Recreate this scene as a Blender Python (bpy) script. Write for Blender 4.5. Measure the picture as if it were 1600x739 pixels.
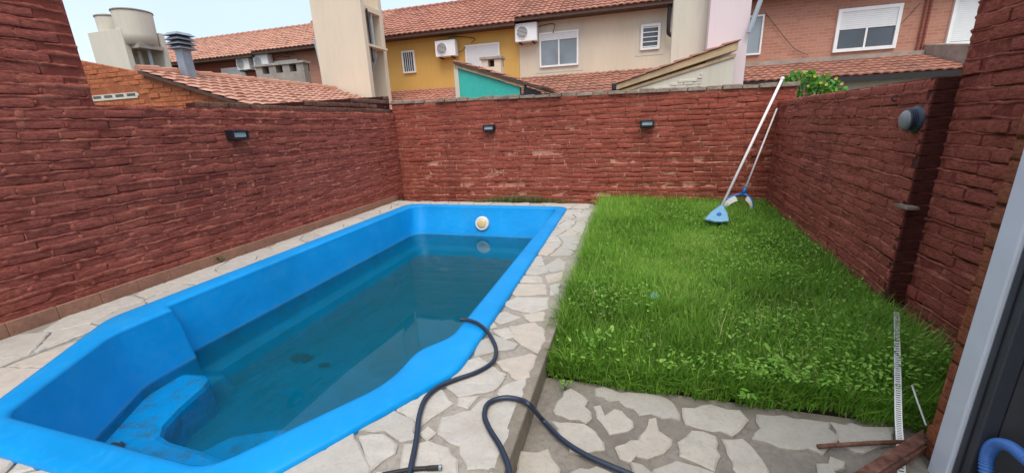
import bpy, bmesh, math, random
import numpy as np
from mathutils import Vector, Matrix
random.seed(7); rng = np.random.default_rng(7)
R = math.radians
scene = bpy.context.scene
col = scene.collection
for o in list(bpy.data.objects): bpy.data.objects.remove(o)

# ------------------------------------------------------------------ camera
CAM = (0.0, 0.0, 1.55)
FPX, PITCH, YAW, ROLL = 623.76, 0.2741, -0.2884, -0.0418
_cy, _sy, _cp, _sp = math.cos(YAW), math.sin(YAW), math.cos(PITCH), math.sin(PITCH)
_F = np.array([_sy*_cp, _cy*_cp, -_sp]); _r = np.array([_cy, -_sy, 0.0]); _u = np.cross(_r, _F)
_R = math.cos(ROLL)*_r + math.sin(ROLL)*_u
_U = -math.sin(ROLL)*_r + math.cos(ROLL)*_u
cam_d = bpy.data.cameras.new('camera'); cam = bpy.data.objects.new('camera', cam_d); col.objects.link(cam)
cam_d.sensor_width = 36; cam_d.lens = FPX/1600*36; cam_d.clip_end = 2000; cam_d.clip_start = 0.05
cam.matrix_world = Matrix(((_R[0], _U[0], -_F[0], CAM[0]), (_R[1], _U[1], -_F[1], CAM[1]), (_R[2], _U[2], -_F[2], CAM[2]), (0, 0, 0, 1)))
scene.camera = cam

# ------------------------------------------------------------------ sky, sun, exposure
SUN_EL, SUN_AZ = 62, 160          # azimuth measured clockwise from +Y
world = bpy.data.worlds.new('World'); scene.world = world; world.use_nodes = True
wn = world.node_tree; wn.nodes.clear()
wo = wn.nodes.new('ShaderNodeOutputWorld'); bg1 = wn.nodes.new('ShaderNodeBackground'); bg2 = wn.nodes.new('ShaderNodeBackground')
ad = wn.nodes.new('ShaderNodeAddShader'); sky = wn.nodes.new('ShaderNodeTexSky')
sky.sky_type = 'NISHITA'; sky.sun_disc = False; sky.sun_elevation = R(SUN_EL); sky.sun_rotation = R(SUN_AZ)
sky.air_density = 1.2; sky.dust_density = 4.0; sky.ozone_density = 1.0
bg1.inputs[1].default_value = 0.05
# thin even cloud layer: soft mottled white
tc = wn.nodes.new('ShaderNodeTexCoord'); nz = wn.nodes.new('ShaderNodeTexNoise'); nz.inputs['Scale'].default_value = 2.2; nz.inputs['Detail'].default_value = 5
cr = wn.nodes.new('ShaderNodeValToRGB'); cr.color_ramp.elements[0].position = .3; cr.color_ramp.elements[1].position = .75
cr.color_ramp.elements[0].color = (.56, .71, .93, 1); cr.color_ramp.elements[1].color = (.78, .86, .96, 1)
wn.links.new(tc.outputs['Generated'], nz.inputs['Vector']); wn.links.new(nz.outputs['Fac'], cr.inputs[0])
wn.links.new(cr.outputs[0], bg2.inputs[0]); bg2.inputs[1].default_value = 0.57
wn.links.new(sky.outputs[0], bg1.inputs[0]); wn.links.new(bg1.outputs[0], ad.inputs[0]); wn.links.new(bg2.outputs[0], ad.inputs[1])
wn.links.new(ad.outputs[0], wo.inputs[0])
sd = bpy.data.lights.new('sun', 'SUN'); sd.energy = 1.5; sd.angle = R(40); sd.color = (1, .96, .9)
sun = bpy.data.objects.new('sun', sd); col.objects.link(sun)
_az, _el = R(SUN_AZ), R(SUN_EL)
sun.rotation_euler = Vector((-math.sin(_az)*math.cos(_el), -math.cos(_az)*math.cos(_el), -math.sin(_el))).to_track_quat('-Z', 'Y').to_euler()
scene.view_settings.view_transform = 'Standard'; scene.view_settings.look = 'None'
scene.view_settings.exposure = 0.7; scene.view_settings.gamma = 1; scene.view_settings.use_curve_mapping = False
scene.render.engine = 'CYCLES'
scene.cycles.max_bounces = 6; scene.cycles.transparent_max_bounces = 12; scene.cycles.volume_bounces = 1

# ------------------------------------------------------------------ helpers
def _ray(x, y): return (x-800)/FPX*_R-(y-369.5)/FPX*_U+_F
def at(x, y, X=None, Y=None, Z=None):
    d = _ray(x, y); c = np.array(CAM)
    t = (X-c[0])/d[0] if X is not None else (Y-c[1])/d[1] if Y is not None else (Z-c[2])/d[2]
    return Vector(c+t*d)
def to_px(P):
    d = np.asarray(P, float)-np.array(CAM); z = d@_F
    return 800+FPX*(d@_R)/z, 369.5-FPX*(d@_U)/z, z

def tag(o, label=None, cat=None, group=None, kind=None):
    if label: o['label'] = label
    if cat: o['category'] = cat
    if group: o['group'] = group
    if kind: o['kind'] = kind
    return o
def empty(name, loc, label=None, cat=None, group=None, rz=0):
    o = bpy.data.objects.new(name, None); col.objects.link(o); o.location = loc; o.rotation_euler = (0, 0, rz)
    o.empty_display_size = .1
    bpy.context.view_layer.update()
    return tag(o, label, cat, group)
def link(name, me, mat, parent=None, kind=None):
    o = bpy.data.objects.new(name, me); col.objects.link(o)
    if mat is not None and not me.materials: me.materials.append(mat)
    if parent is not None:
        o.parent = parent; o.matrix_parent_inverse = parent_world(parent).inverted()
    if kind: o['kind'] = kind
    return o
def parent_world(p):
    m = p.matrix_basis.copy()
    q = p
    while q.parent is not None:
        m = q.parent.matrix_basis @ q.matrix_parent_inverse @ m if False else (q.parent.matrix_basis @ q.matrix_parent_inverse @ m)
        q = q.parent
    return m
class MB:
    """mesh collector in world coordinates"""
    def __init__(s): s.v = []; s.f = []
    def poly(s, pts):
        b = len(s.v); s.v += [tuple(p) for p in pts]; s.f.append(tuple(range(b, b+len(pts)))); return s
    def box(s, x0, x1, y0, y1, z0, z1):
        return s.hexa([(x0,y0,z0),(x1,y0,z0),(x1,y1,z0),(x0,y1,z0),(x0,y0,z1),(x1,y0,z1),(x1,y1,z1),(x0,y1,z1)])
    def hexa(s, p):
        b = len(s.v); s.v += [tuple(q) for q in p]
        s.f += [tuple(b+i for i in q) for q in ((3,2,1,0),(4,5,6,7),(0,1,5,4),(1,2,6,5),(2,3,7,6),(3,0,4,7))]; return s
    def prism(s, poly, off):
        n = len(poly); b = len(s.v); off = Vector(off)
        s.v += [tuple(p) for p in poly]+[tuple(Vector(p)+off) for p in poly]
        s.f.append(tuple(range(b+n-1, b-1, -1))); s.f.append(tuple(range(b+n, b+2*n)))
        for i in range(n):
            j = (i+1) % n; s.f.append((b+i, b+j, b+n+j, b+n+i))
        return s
    def tube(s, path, r, n=8, caps=True):
        path = [Vector(p) for p in path]; m = len(path); b = len(s.v)
        rs = r if hasattr(r, '__len__') else [r]*m
        up = Vector((0, 0, 1)); prev = None
        for i, p in enumerate(path):
            t = (path[min(i+1, m-1)]-path[max(i-1, 0)]).normalized()
            if prev is None:
                a = t.cross(up)
                if a.length < 1e-3: a = t.cross(Vector((1, 0, 0)))
            else: a = prev-t*prev.dot(t)
            a.normalize(); prev = a; c = t.cross(a)
            for k in range(n):
                w = 2*math.pi*k/n; s.v.append(tuple(p+(a*math.cos(w)+c*math.sin(w))*rs[i]))
        for i in range(m-1):
            for k in range(n):
                l = (k+1) % n; s.f.append((b+i*n+k, b+i*n+l, b+(i+1)*n+l, b+(i+1)*n+k))
        if caps:
            s.f.append(tuple(b+k for k in range(n-1, -1, -1))); s.f.append(tuple(b+(m-1)*n+k for k in range(n)))
        return s
    def lathe(s, o, axis, prof, n=24):
        """prof: list of (radius, height along axis)"""
        o = Vector(o); ax = Vector(axis).normalized(); a = ax.orthogonal().normalized(); c = ax.cross(a); b = len(s.v)
        for r, h in prof:
            for k in range(n):
                w = 2*math.pi*k/n; s.v.append(tuple(o+ax*h+(a*math.cos(w)+c*math.sin(w))*r))
        for i in range(len(prof)-1):
            for k in range(n):
                l = (k+1) % n; s.f.append((b+i*n+k, b+i*n+l, b+(i+1)*n+l, b+(i+1)*n+k))
        s.f.append(tuple(b+k for k in range(n-1, -1, -1))); s.f.append(tuple(b+(len(prof)-1)*n+k for k in range(n)))
        return s
    def mesh(s, name, smooth=False):
        me = bpy.data.meshes.new(name); me.from_pydata(s.v, [], s.f); me.update()
        bm = bmesh.new(); bm.from_mesh(me); bmesh.ops.recalc_face_normals(bm, faces=bm.faces); bm.to_mesh(me); bm.free()
        if smooth: me.polygons.foreach_set('use_smooth', [True]*len(me.polygons))
        return me
    def build(s, name, mat, parent=None, smooth=False, bevel=0, kind=None):
        o = link(name, s.mesh(name, smooth), mat, parent, kind)
        if bevel:
            m = o.modifiers.new('bevel', 'BEVEL'); m.width = bevel; m.segments = 2; m.limit_method = 'ANGLE'
        return o

# ------------------------------------------------------------------ materials
def srgb(r, g, b):
    f = lambda c: (c/255/12.92) if c/255 <= .04045 else ((c/255+.055)/1.055)**2.4
    return (f(r), f(g), f(b), 1)
class NT:
    def __init__(s, name):
        s.m = bpy.data.materials.new(name); s.m.use_nodes = True; s.t = s.m.node_tree; s.n = s.t.nodes
        s.b = s.n['Principled BSDF']; s.out = s.n['Material Output']
    def new(s, t, **k):
        n = s.n.new(t)
        for a, v in k.items(): setattr(n, a, v)
        return n
    def l(s, a, b): s.t.links.new(a, b)
    def pos(s): return s.new('ShaderNodeNewGeometry').outputs['Position']
    def noise(s, scale, detail=4, rough=.55, vec=None, dist=0):
        n = s.new('ShaderNodeTexNoise'); n.inputs['Scale'].default_value = scale; n.inputs['Detail'].default_value = detail
        n.inputs['Roughness'].default_value = rough; n.inputs['Distortion'].default_value = dist
        s.l(vec if vec is not None else s.pos(), n.inputs['Vector']); return n.outputs['Fac']
    def ramp(s, fac, stops):
        r = s.new('ShaderNodeValToRGB'); e = r.color_ramp.elements
        while len(e) < len(stops): e.new(.5)
        for i, (p, c) in enumerate(stops): e[i].position = p; e[i].color = c if len(c) == 4 else (*c, 1)
        s.l(fac, r.inputs[0]); return r.outputs[0]
    def mix(s, fac, a, b, mode='MIX'):
        m = s.new('ShaderNodeMix', data_type='RGBA', blend_type=mode)
        for i, x in ((0, fac), (6, a), (7, b)):
            if hasattr(x, 'links') or hasattr(x, 'is_linked'): s.l(x, m.inputs[i])
            else: m.inputs[i].default_value = x
        return m.outputs[2]
    def math(s, op, a, b=0.0, clamp=False):
        m = s.new('ShaderNodeMath', operation=op); m.use_clamp = clamp
        for i, x in enumerate((a, b)):
            if hasattr(x, 'is_linked'): s.l(x, m.inputs[i])
            else: m.inputs[i].default_value = x
        return m.outputs[0]
    def mapv(s, scale, vec=None):
        m = s.new('ShaderNodeMapping'); m.inputs['Scale'].default_value = scale
        s.l(vec if vec is not None else s.pos(), m.inputs['Vector']); return m.outputs[0]
    def bump(s, h, strength=.5, dist=.01, prev=None):
        b = s.new('ShaderNodeBump'); b.inputs['Strength'].default_value = strength; b.inputs['Distance'].default_value = dist
        s.l(h, b.inputs['Height'])
        if prev is not None: s.l(prev, b.inputs['Normal'])
        s.l(b.outputs[0], s.b.inputs['Normal']); return b.outputs[0]
    def set(s, color=None, rough=None, metal=None, spec=None):
        if color is not None:
            if hasattr(color, 'is_linked'): s.l(color, s.b.inputs['Base Color'])
            else: s.b.inputs['Base Color'].default_value = color
        if rough is not None: s.b.inputs['Roughness'].default_value = rough
        if metal is not None: s.b.inputs['Metallic'].default_value = metal
        if spec is not None: s.b.inputs['Specular IOR Level'].default_value = spec
        return s.m
def g(v): return (v, v, v, 1)
def simple(name, c, rough=.6, metal=0, var=.12, scale=6, bump=0, bscale=60):
    """plain colour with slight blotchy wear"""
    t = NT(name); n = t.noise(scale, 5)
    lo = tuple(x*(1-var) for x in c[:3])+(1,); hi = tuple(min(1, x*(1+var)) for x in c[:3])+(1,)
    t.set(t.ramp(n, [(.3, lo), (.7, hi)]), rough, metal)
    if bump: t.bump(t.noise(bscale, 4), bump, .004)
    return t.m
def brick_paint(name, base, light, wornlo, wornhi, paint=1.0):
    """painted rough brick: base paint, blotches, worn pale edges"""
    t = NT(name)
    at_ = t.new('ShaderNodeAttribute', attribute_name='tone'); oi = t.new('ShaderNodeObjectInfo')
    tone = t.math('FRACT', t.math('ADD', at_.outputs['Fac'], oi.outputs['Random']))
    dk = tuple(x*.80 for x in base[:3])+(1,); br = tuple(x*1.16 for x in base[:3])+(1,)
    c1 = t.ramp(tone, [(0, dk), (1, br)])
    pv = t.mapv((1, 1, 2.2)); big = t.noise(1.3, 5, .6, pv)
    c2 = t.mix(t.math('MULTIPLY', big, .55), c1, base)
    c2 = t.mix(t.ramp(t.noise(.55, 3), [(.35, g(0)), (.7, g(.5))]), c2, (base[0]*1.25, base[1]*1.5, base[2]*1.45, 1))
    fine = t.noise(26, 5, .72, t.mapv((1, 1, 3.2)))
    c3 = t.mix(t.ramp(fine, [(.42, g(0)), (.68, g(.9))]), c2, (base[0]*1.75, base[1]*2.1, base[2]*2.1, 1))
    c3 = t.mix(t.ramp(fine, [(.30, g(.85)), (.45, g(0))]), c3, tuple(x*.45 for x in base[:3])+(1,))  # dark flecks: small shadows of the rough face put into the colour
    worn = t.noise(7, 6, .7, t.mapv((1, 1, 3)))
    c4 = t.mix(t.ramp(worn, [(wornlo, g(0)), (wornhi, g(.85))]), c3, light)
    damp = t.noise(1.1, 4, .6, t.mapv((1.6, 1.6, .45)))
    c4 = t.mix(t.ramp(damp, [(.48, g(0)), (.72, g(.55))]), c4, tuple(x*.5 for x in base[:3])+(1,))
    t.set(c4, .85, 0, .25)
    b1 = t.bump(t.noise(24, 5, .72, t.mapv((1, 1, 2.6))), .75, .016)
    t.bump(t.noise(120, 3, .65), .6, .005, b1)
    return t.m
M = {}
RED = srgb(136, 68, 57)
M['brick'] = brick_paint('painted_brick', RED, srgb(196, 120, 92), .60, .72)
M['brick_far'] = brick_paint('painted_brick_worn', srgb(138, 66, 52), srgb(205, 150, 125), .60, .72)
M['brick_dark'] = brick_paint('painted_brick_dark', srgb(78, 38, 32), srgb(120, 70, 55), .72, .8)  # darker version of the wall brick
M['brick_right'] = brick_paint('painted_brick_right', srgb(142, 71, 57), srgb(180, 110, 85), .68, .78)
M['brick_raw'] = brick_paint('raw_orange_brick', srgb(165, 92, 60), srgb(200, 135, 95), .58, .75)
M['brick_jamb'] = brick_paint('brown_jamb_brick', srgb(130, 72, 48), srgb(170, 110, 75), .6, .75)
M['coping'] = brick_paint('weathered_coping', srgb(124, 102, 88), srgb(165, 150, 138), .5, .65)
M['brick_rough'] = brick_paint('unpainted_rough_brick', srgb(98, 66, 54), srgb(150, 128, 112), .55, .7)
def mortar(name, paint, pale, lo, hi, zf=None):
    t = NT(name); n = t.noise(5, 6, .75); n2 = t.noise(45, 5, .7)
    c = t.mix(t.ramp(n, [(lo, g(0)), (hi, g(1))]), paint, pale)
    if zf:
        sep = t.new('ShaderNodeSeparateXYZ'); t.l(t.pos(), sep.inputs[0])
        h = t.math('MULTIPLY_ADD', sep.outputs['Z'], -1/zf); 
        h.node.inputs[2].default_value = 1.15
        f = t.math('MULTIPLY', t.ramp(h, [(0, g(.1)), (.75, g(1))]), t.ramp(n, [(.40, g(0)), (.56, g(1))]))
        c = t.mix(f, paint, pale)
    c = t.mix(t.ramp(n2, [(.32, g(.5)), (.5, g(0))]), c, tuple(x*.5 for x in paint[:3])+(1,))
    t.set(c, .9, 0, .2); t.bump(t.noise(60, 5, .7), .8, .012); return t.m
M['mortar'] = mortar('painted_mortar', srgb(130, 65, 54), srgb(185, 115, 92), .52, .72)
M['mortar_far'] = mortar('worn_mortar', srgb(134, 64, 51), srgb(206, 148, 124), .45, .6, zf=2.0)
M['smear'] = mortar('painted_mortar_ridges', srgb(138, 69, 58), srgb(188, 116, 94), .42, .66)
M['mortar_dark'] = mortar('dark_mortar', srgb(72, 35, 30), srgb(90, 50, 40), .6, .8)
M['mortar_raw'] = mortar('orange_mortar', srgb(158, 92, 62), srgb(190, 130, 95), .5, .7)
def concrete(name, c, var=.3, rough=.9, bump=.6):
    t = NT(name); n = t.noise(3, 6, .65); n2 = t.noise(30, 5, .7)
    k = t.ramp(n, [(.3, tuple(x*(1-var) for x in c[:3])), (.7, tuple(min(1, x*(1+var)) for x in c[:3]))])
    k = t.mix(t.ramp(n2, [(.3, g(.7)), (.55, g(0))]), k, tuple(x*.6 for x in c[:3])+(1,))
    t.set(k, rough, 0, .3); t.bump(t.noise(70, 6, .7), bump, .01); return t.m
M['grout'] = concrete('deck_grout', srgb(158, 150, 138), .15)
M['grout_wet'] = concrete('patio_grout', srgb(134, 126, 115), .25)
M['kerb'] = concrete('kerb_concrete', srgb(142, 132, 118))
M['skirting'] = concrete('skirting_clay', srgb(156, 114, 94), .2)
M['soil'] = concrete('soil', srgb(62, 52, 38), .35)
M['ground'] = concrete('ground_earth', srgb(96, 90, 76), .3)
M['grey_block'] = concrete('grey_block', srgb(160, 150, 138), .25)
def stone(name, c, stain):
    t = NT(name); oi = t.new('ShaderNodeObjectInfo'); at_ = t.new('ShaderNodeAttribute', attribute_name='tone')
    tone = t.math('FRACT', t.math('ADD', oi.outputs['Random'], at_.outputs['Fac']))
    k = t.ramp(tone, [(0, tuple(x*.84 for x in c[:3])), (.45, c), (.8, (c[0]*1.03, c[1]*1.02, c[2]*1.0, 1)), (1, (c[0]*1.02, c[1]*.92, c[2]*.84, 1))])
    n = t.noise(9, 7, .7, t.mapv((1, 1.3, 1)))
    k = t.mix(t.ramp(n, [(.35, g(.55)), (.6, g(0))]), k, tuple(x*.74 for x in c[:3])+(1,))
    k = t.mix(t.ramp(t.noise(48, 5, .7), [(.3, g(.5)), (.48, g(0))]), k, stain)
    k = t.mix(t.ramp(t.noise(2.2, 4, .6), [(.55, g(0)), (.75, g(.45))]), k, stain)
    t.set(k, .8, 0, .3); b = t.bump(t.noise(22, 6, .65), .5, .012); t.bump(t.noise(110, 4), .35, .004, b); return t.m
M['stone'] = stone('pale_flagstone', srgb(186, 180, 170), srgb(158, 146, 128))
M['stone_low'] = stone('pale_patio_flagstone', srgb(180, 173, 161), srgb(150, 138, 118))

def rendered(name, c, dirt=.25, grain=.35):
    """painted render with rain streaks"""
    t = NT(name); n = t.noise(1.2, 5, .6, t.mapv((1, 1, .25))); n2 = t.noise(4, 5, .6, t.mapv((3, 3, .3)))
    k = t.mix(t.ramp(n, [(.35, g(0)), (.75, g(dirt))]), c, tuple(x*.6 for x in c[:3])+(1,))
    k = t.mix(t.ramp(n2, [(.5, g(0)), (.8, g(dirt*.8))]), k, (c[0]*.55, c[1]*.52, c[2]*.5, 1))
    t.set(k, .85, 0, .3); t.bump(t.noise(40, 5), grain, .01); return t.m
M['cream'] = rendered('cream_render', srgb(216, 200, 176))
M['cream_tower'] = rendered('cream_tower_render', srgb(220, 204, 180), .25)
M['pink_tower'] = rendered('pale_pink_render', srgb(222, 204, 204), .1)
M['ivory'] = rendered('ivory_render', srgb(208, 200, 182), .3)
M['yellow'] = rendered('ochre_render', srgb(212, 168, 92), .2)
M['teal'] = simple('teal_paint', srgb(52, 176, 160), .55, 0, .1, 4, .1)
def facebrick(name, a, b, mort):
    t = NT(name); br = t.new('ShaderNodeTexBrick')
    sep = t.new('ShaderNodeSeparateXYZ'); t.l(t.pos(), sep.inputs[0]); cmb = t.new('ShaderNodeCombineXYZ')
    t.l(t.math('ADD', sep.outputs['X'], sep.outputs['Y']), cmb.inputs[0]); t.l(sep.outputs['Z'], cmb.inputs[1])
    t.l(cmb.outputs[0], br.inputs['Vector'])
    br.inputs['Scale'].default_value = 1; br.inputs['Brick Width'].default_value = .26; br.inputs['Row Height'].default_value = .09
    br.inputs['Mortar Size'].default_value = .009; br.inputs['Color1'].default_value = a; br.inputs['Color2'].default_value = b; br.inputs['Mortar'].default_value = mort
    k = t.mix(t.ramp(t.noise(1.0, 5), [(.4, g(0)), (.75, g(.35))]), br.outputs['Color'], tuple(x*.6 for x in a[:3])+(1,))
    t.set(k, .85, 0, .2); t.bump(br.outputs['Fac'], -.6, .01); return t.m
M['face_pink'] = facebrick('salmon_face_brick', srgb(186, 132, 110), srgb(172, 116, 96), srgb(178, 144, 124))
M['face_red'] = facebrick('red_face_brick', srgb(150, 84, 70), srgb(132, 70, 60), srgb(150, 104, 90))
def rooftile(name, a, b, moss):
    t = NT(name); at_ = t.new('ShaderNodeAttribute', attribute_name='tone')
    k = t.ramp(at_.outputs['Fac'], [(0, a), (1, b)])
    k = t.mix(t.ramp(t.noise(.9, 6, .65), [(.42, g(0)), (.72, g(.6))]), k, moss)
    k = t.mix(t.ramp(t.noise(9, 5, .7), [(.35, g(.5)), (.55, g(0))]), k, tuple(x*.6 for x in a[:3])+(1,))
    t.set(k, .85, 0, .2); t.bump(t.noise(50, 4), .3, .005); return t.m
M['tile'] = rooftile('terracotta_tile', srgb(168, 112, 92), srgb(188, 134, 114), srgb(128, 90, 76))
M['tile_light'] = rooftile('light_terracotta_tile', srgb(186, 134, 112), srgb(200, 154, 132), srgb(150, 112, 94))
M['tile_old'] = rooftile('old_terracotta_tile', srgb(158, 106, 88), srgb(180, 128, 108), srgb(100, 82, 70))
M['wood'] = simple('dark_eave_timber', srgb(78, 54, 42), .7, 0, .25, 5)
M['wood_pale'] = simple('pale_fascia_timber', srgb(186, 158, 120), .7, 0, .2, 5)
M['white'] = simple('white_enamel', srgb(232, 230, 226), .4, 0, .04)
M['white_frame'] = simple('white_aluminium', srgb(208, 214, 220), .35, 0, .05)
M['shutter'] = simple('white_roller_shutter', srgb(222, 222, 220), .5, 0, .04)
M['plastic_white'] = simple('white_plastic', srgb(222, 220, 212), .35, 0, .06, 20)
M['lens_amber'] = simple('yellowed_lens', srgb(214, 190, 140), .25, 0, .1, 30)
M['black'] = simple('black_plastic', srgb(30, 32, 36), .4, 0, .2)
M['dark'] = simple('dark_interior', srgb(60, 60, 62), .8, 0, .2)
M['dark_frame'] = simple('dark_anodised_aluminium', srgb(70, 72, 78), .45, .3, .1)
M['grey_metal'] = simple('galvanised_steel', srgb(150, 158, 166), .45, .55, .15, 12)
M['pipe'] = simple('grey_pvc_pipe', srgb(158, 166, 172), .5, 0, .1)
M['blk_pipe'] = simple('black_iron_pipe', srgb(44, 42, 42), .5, .2, .1)
M['lens'] = simple('frosted_lens', srgb(168, 184, 188), .3, 0, .08, 30)
M['globe'] = simple('aged_globe', srgb(136, 140, 140), .35, 0, .12, 30)
M['bulk'] = simple('slate_plastic', srgb(48, 58, 72), .4, 0, .2)
def glass_pane(name, c):
    t = NT(name); n = t.noise(.8, 3); t.set(t.ramp(n, [(.3, tuple(x*.6 for x in c[:3])), (.7, c)]), .06, 0, .6); return t.m
M['glass'] = glass_pane('window_glass', srgb(80, 88, 96)); M['glass_pale'] = glass_pane('curtained_glass', srgb(150, 160, 166))
M['gblock'] = glass_pane('glass_block', srgb(60, 60, 56))
def fibre(name, c, dimming=0.0):
    """gelcoat: faded blotches, scuffs, a scum line at the water and silt on what lies under it"""
    t = NT(name); n = t.noise(1.6, 4); n2 = t.noise(14, 5, .7)
    k = t.ramp(n, [(.3, tuple(x*.88 for x in c[:3])), (.7, tuple(min(1, x*1.1) for x in c[:3]))])
    k = t.mix(t.ramp(n2, [(.5, g(0)), (.8, g(.25))]), k, (c[0]+.05, c[1]*1.25, c[2]*1.05, 1))
    k = t.mix(t.ramp(t.noise(3.2, 6, .75), [(.52, g(0)), (.75, g(.38))]), k, (.05, .27, .46, 1))
    sep = t.new('ShaderNodeSeparateXYZ'); t.l(t.pos(), sep.inputs[0]); z = sep.outputs['Z']
    zz = t.math('ADD', z, t.math('MULTIPLY', t.noise(4, 4), .05))
    band = t.ramp(t.math('MULTIPLY_ADD', zz, 10.0), [(.0, g(0)), (.35, g(0)), (.5, g(.55)), (.58, g(.5)), (.75, g(0))])
    band.node.inputs[0].links[0].from_node.inputs[2].default_value = 4.95
    k = t.mix(t.math('MULTIPLY', band, t.ramp(t.noise(9, 5, .7), [(.3, g(.1)), (.65, g(1))])), k, (.10, .22, .26, 1))
    under = t.math('LESS_THAN', z, -.485)
    silt = t.math('MULTIPLY', under, t.ramp(t.noise(7, 6, .75), [(.48, g(0)), (.62, g(.55)), (.8, g(.9))]))
    k = t.mix(silt, k, (.05, .085, .07, 1))
    if dimming:  # loss of light below the waterline, put into the colour as dark teal
        dim = t.ramp(t.math('MULTIPLY_ADD', t.math('ADD', z, t.math('MULTIPLY', t.noise(6, 4), .02)), -30.0), [(0, g(0)), (1, g(dimming))])
        dim.node.inputs[0].links[0].from_node.inputs[2].default_value = -13.6
        k = t.mix(t.math('MULTIPLY', dim, t.ramp(t.noise(2.5, 4), [(.3, g(.75)), (.6, g(1))])), k, (.004, .085, .13, 1))
    sc = t.ramp(t.noise(60, 3, .8, t.mapv((1, .15, 1))), [(.66, g(0)), (.74, g(.3))])
    k = t.mix(sc, k, (.25, .45, .62, 1))
    t.set(k, .42, 0, .22)
    rg = t.ramp(n2, [(.3, g(.3)), (.7, g(.55))]); t.l(rg, t.b.inputs['Roughness'])
    t.bump(t.noise(5, 3), .08, .02); return t.m
M['pool'] = fibre('blue_gelcoat', (.001, .265, .64, 1))
M['pool_shell'] = fibre('blue_gelcoat_dimmed', (.001, .265, .64, 1), .68)  # shell and floor slope, underwater dimming painted in
M['hose'] = simple('dark_blue_hose', srgb(34, 44, 62), .38, 0, .15)
M['rubber'] = simple('black_rubber', srgb(28, 26, 26), .6, 0, .2)
M['pole'] = simple('white_painted_pole', srgb(222, 216, 212), .5, 0, .06)
M['net'] = simple('pale_blue_plastic', srgb(122, 172, 202), .5, 0, .1, 30)
M['blue_plastic'] = simple('blue_plastic', srgb(20, 110, 180), .4, 0, .1)
M['bristle'] = simple('white_bristle', srgb(205, 205, 198), .8, 0, .15, 60)
M['hose_blue'] = simple('blue_corrugated_hose', srgb(70, 120, 190), .4, 0, .1)
def rust():
    t = NT('rusty_steel'); n = t.noise(14, 6, .7)
    t.set(t.ramp(n, [(.3, srgb(62, 38, 30)), (.5, srgb(112, 72, 56)), (.7, srgb(140, 104, 88))]), .75, .2); t.bump(t.noise(80, 5), .5, .004); return t.m
M['rust'] = rust()
def leafy(name, stops, attr='tone', rough=.6, trans=.35):
    t = NT(name); a = t.new('ShaderNodeAttribute', attribute_name=attr)
    k = t.ramp(a.outputs['Fac'], stops); t.set(k, rough, 0, .3)
    tr = t.new('ShaderNodeBsdfTranslucent'); t.l(k, tr.inputs[0]); mx = t.new('ShaderNodeMixShader'); mx.inputs[0].default_value = trans
    t.l(t.b.outputs[0], mx.inputs[1]); t.l(tr.outputs[0], mx.inputs[2]); t.l(mx.outputs[0], t.out.inputs[0]); return t.m
M['grass'] = leafy('grass_blade', [(0, (.08, .17, .016)), (.5, (.205, .425, .042)), (.85, (.34, .56, .085)), (1, (.46, .48, .18))])
M['weed'] = leafy('weed_leaf', [(0, (.07, .20, .022)), (.6, (.21, .43, .05)), (1, (.36, .56, .11))])
M['drygrass'] = leafy('dry_grass_blade', [(0, (.05, .09, .02)), (.5, (.10, .16, .04)), (1, (.28, .26, .12))])
M['shrub'] = leafy('shrub_leaf', [(0, (.03, .11, .02)), (.7, (.13, .34, .04)), (1, (.24, .44, .06))])
M['petal'] = leafy('yellow_petal', [(0, (.75, .65, .12)), (1, (.85, .75, .25))])
M['petal_red'] = leafy('red_petal', [(0, (.6, .04, .04)), (1, (.7, .08, .06))])
M['debris'] = simple('rotten_leaves', srgb(52, 44, 30), .8, 0, .35, 20)

# water: fresnel reflection over a murky absorbing body
def water():
    t = NT('pool_water'); t.n.remove(t.b)
    fr = t.new('ShaderNodeFresnel'); fr.inputs['IOR'].default_value = 1.33
    gl = t.new('ShaderNodeBsdfGlossy'); gl.inputs['Roughness'].default_value = .01; pass
    tr = t.new('ShaderNodeBsdfTransparent'); tr.inputs[0].default_value = (.97, .99, 1, 1)
    mx = t.new('ShaderNodeMixShader'); t.l(fr.outputs[0], mx.inputs[0]); t.l(tr.outputs[0], mx.inputs[1]); t.l(gl.outputs[0], mx.inputs[2])
    t.l(mx.outputs[0], t.out.inputs['Surface'])
    va = t.new('ShaderNodeVolumeAbsorption'); va.inputs['Color'].default_value = (.0, .72, .74, 1); va.inputs['Density'].default_value = 1.2
    vs = t.new('ShaderNodeVolumeScatter'); vs.inputs['Color'].default_value = (.0, .70, .92, 1); vs.inputs['Density'].default_value = .5; vs.inputs['Anisotropy'].default_value = .3
    av = t.new('ShaderNodeAddShader'); t.l(va.outputs[0], av.inputs[0]); t.l(vs.outputs[0], av.inputs[1])
    t.l(av.outputs[0], t.out.inputs['Volume'])
    return t.m
M['water'] = water()

# ------------------------------------------------------------------ layout numbers
XL, YB, XR, KR = -4.97, 8.10, 2.39, .075          # left wall plane, back wall plane, right wall corner and skew
ZL, ZBL, ZBR, ZR = 1.90, 2.08, 1.98, 1.76
YT = 2.80                                         # where the tall part of the left wall ends
KX = -.50                                         # deck kerb
YG = 2.36                                         # patio / lawn line
ZP = -.15
P_OUT = [(-4.37, 7.25), (-4.37, 2.42), (-4.37, 2.32), (-4.37, 2.06), (-3.50, .86), (-1.66, .86), (-1.0, 2.04), (-1.0, 2.25), (-1.0, 2.42), (-1.04, 7.22)]
P_IN = [(-4.11, 7.08), (-4.11, 2.40), (-3.97, 2.34), (-3.97, 1.88), (-3.44, 1.05), (-1.86, 1.05), (-1.38, 1.82), (-1.38, 2.20), (-1.22, 2.42), (-1.22, 7.06)]
RAD = [.26, .012, .012, .12, .10, .12, .16, .08, .10, .18]
CONVEX = [P_OUT[i] for i in (0, 3, 4, 5, 6, 9)]
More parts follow.
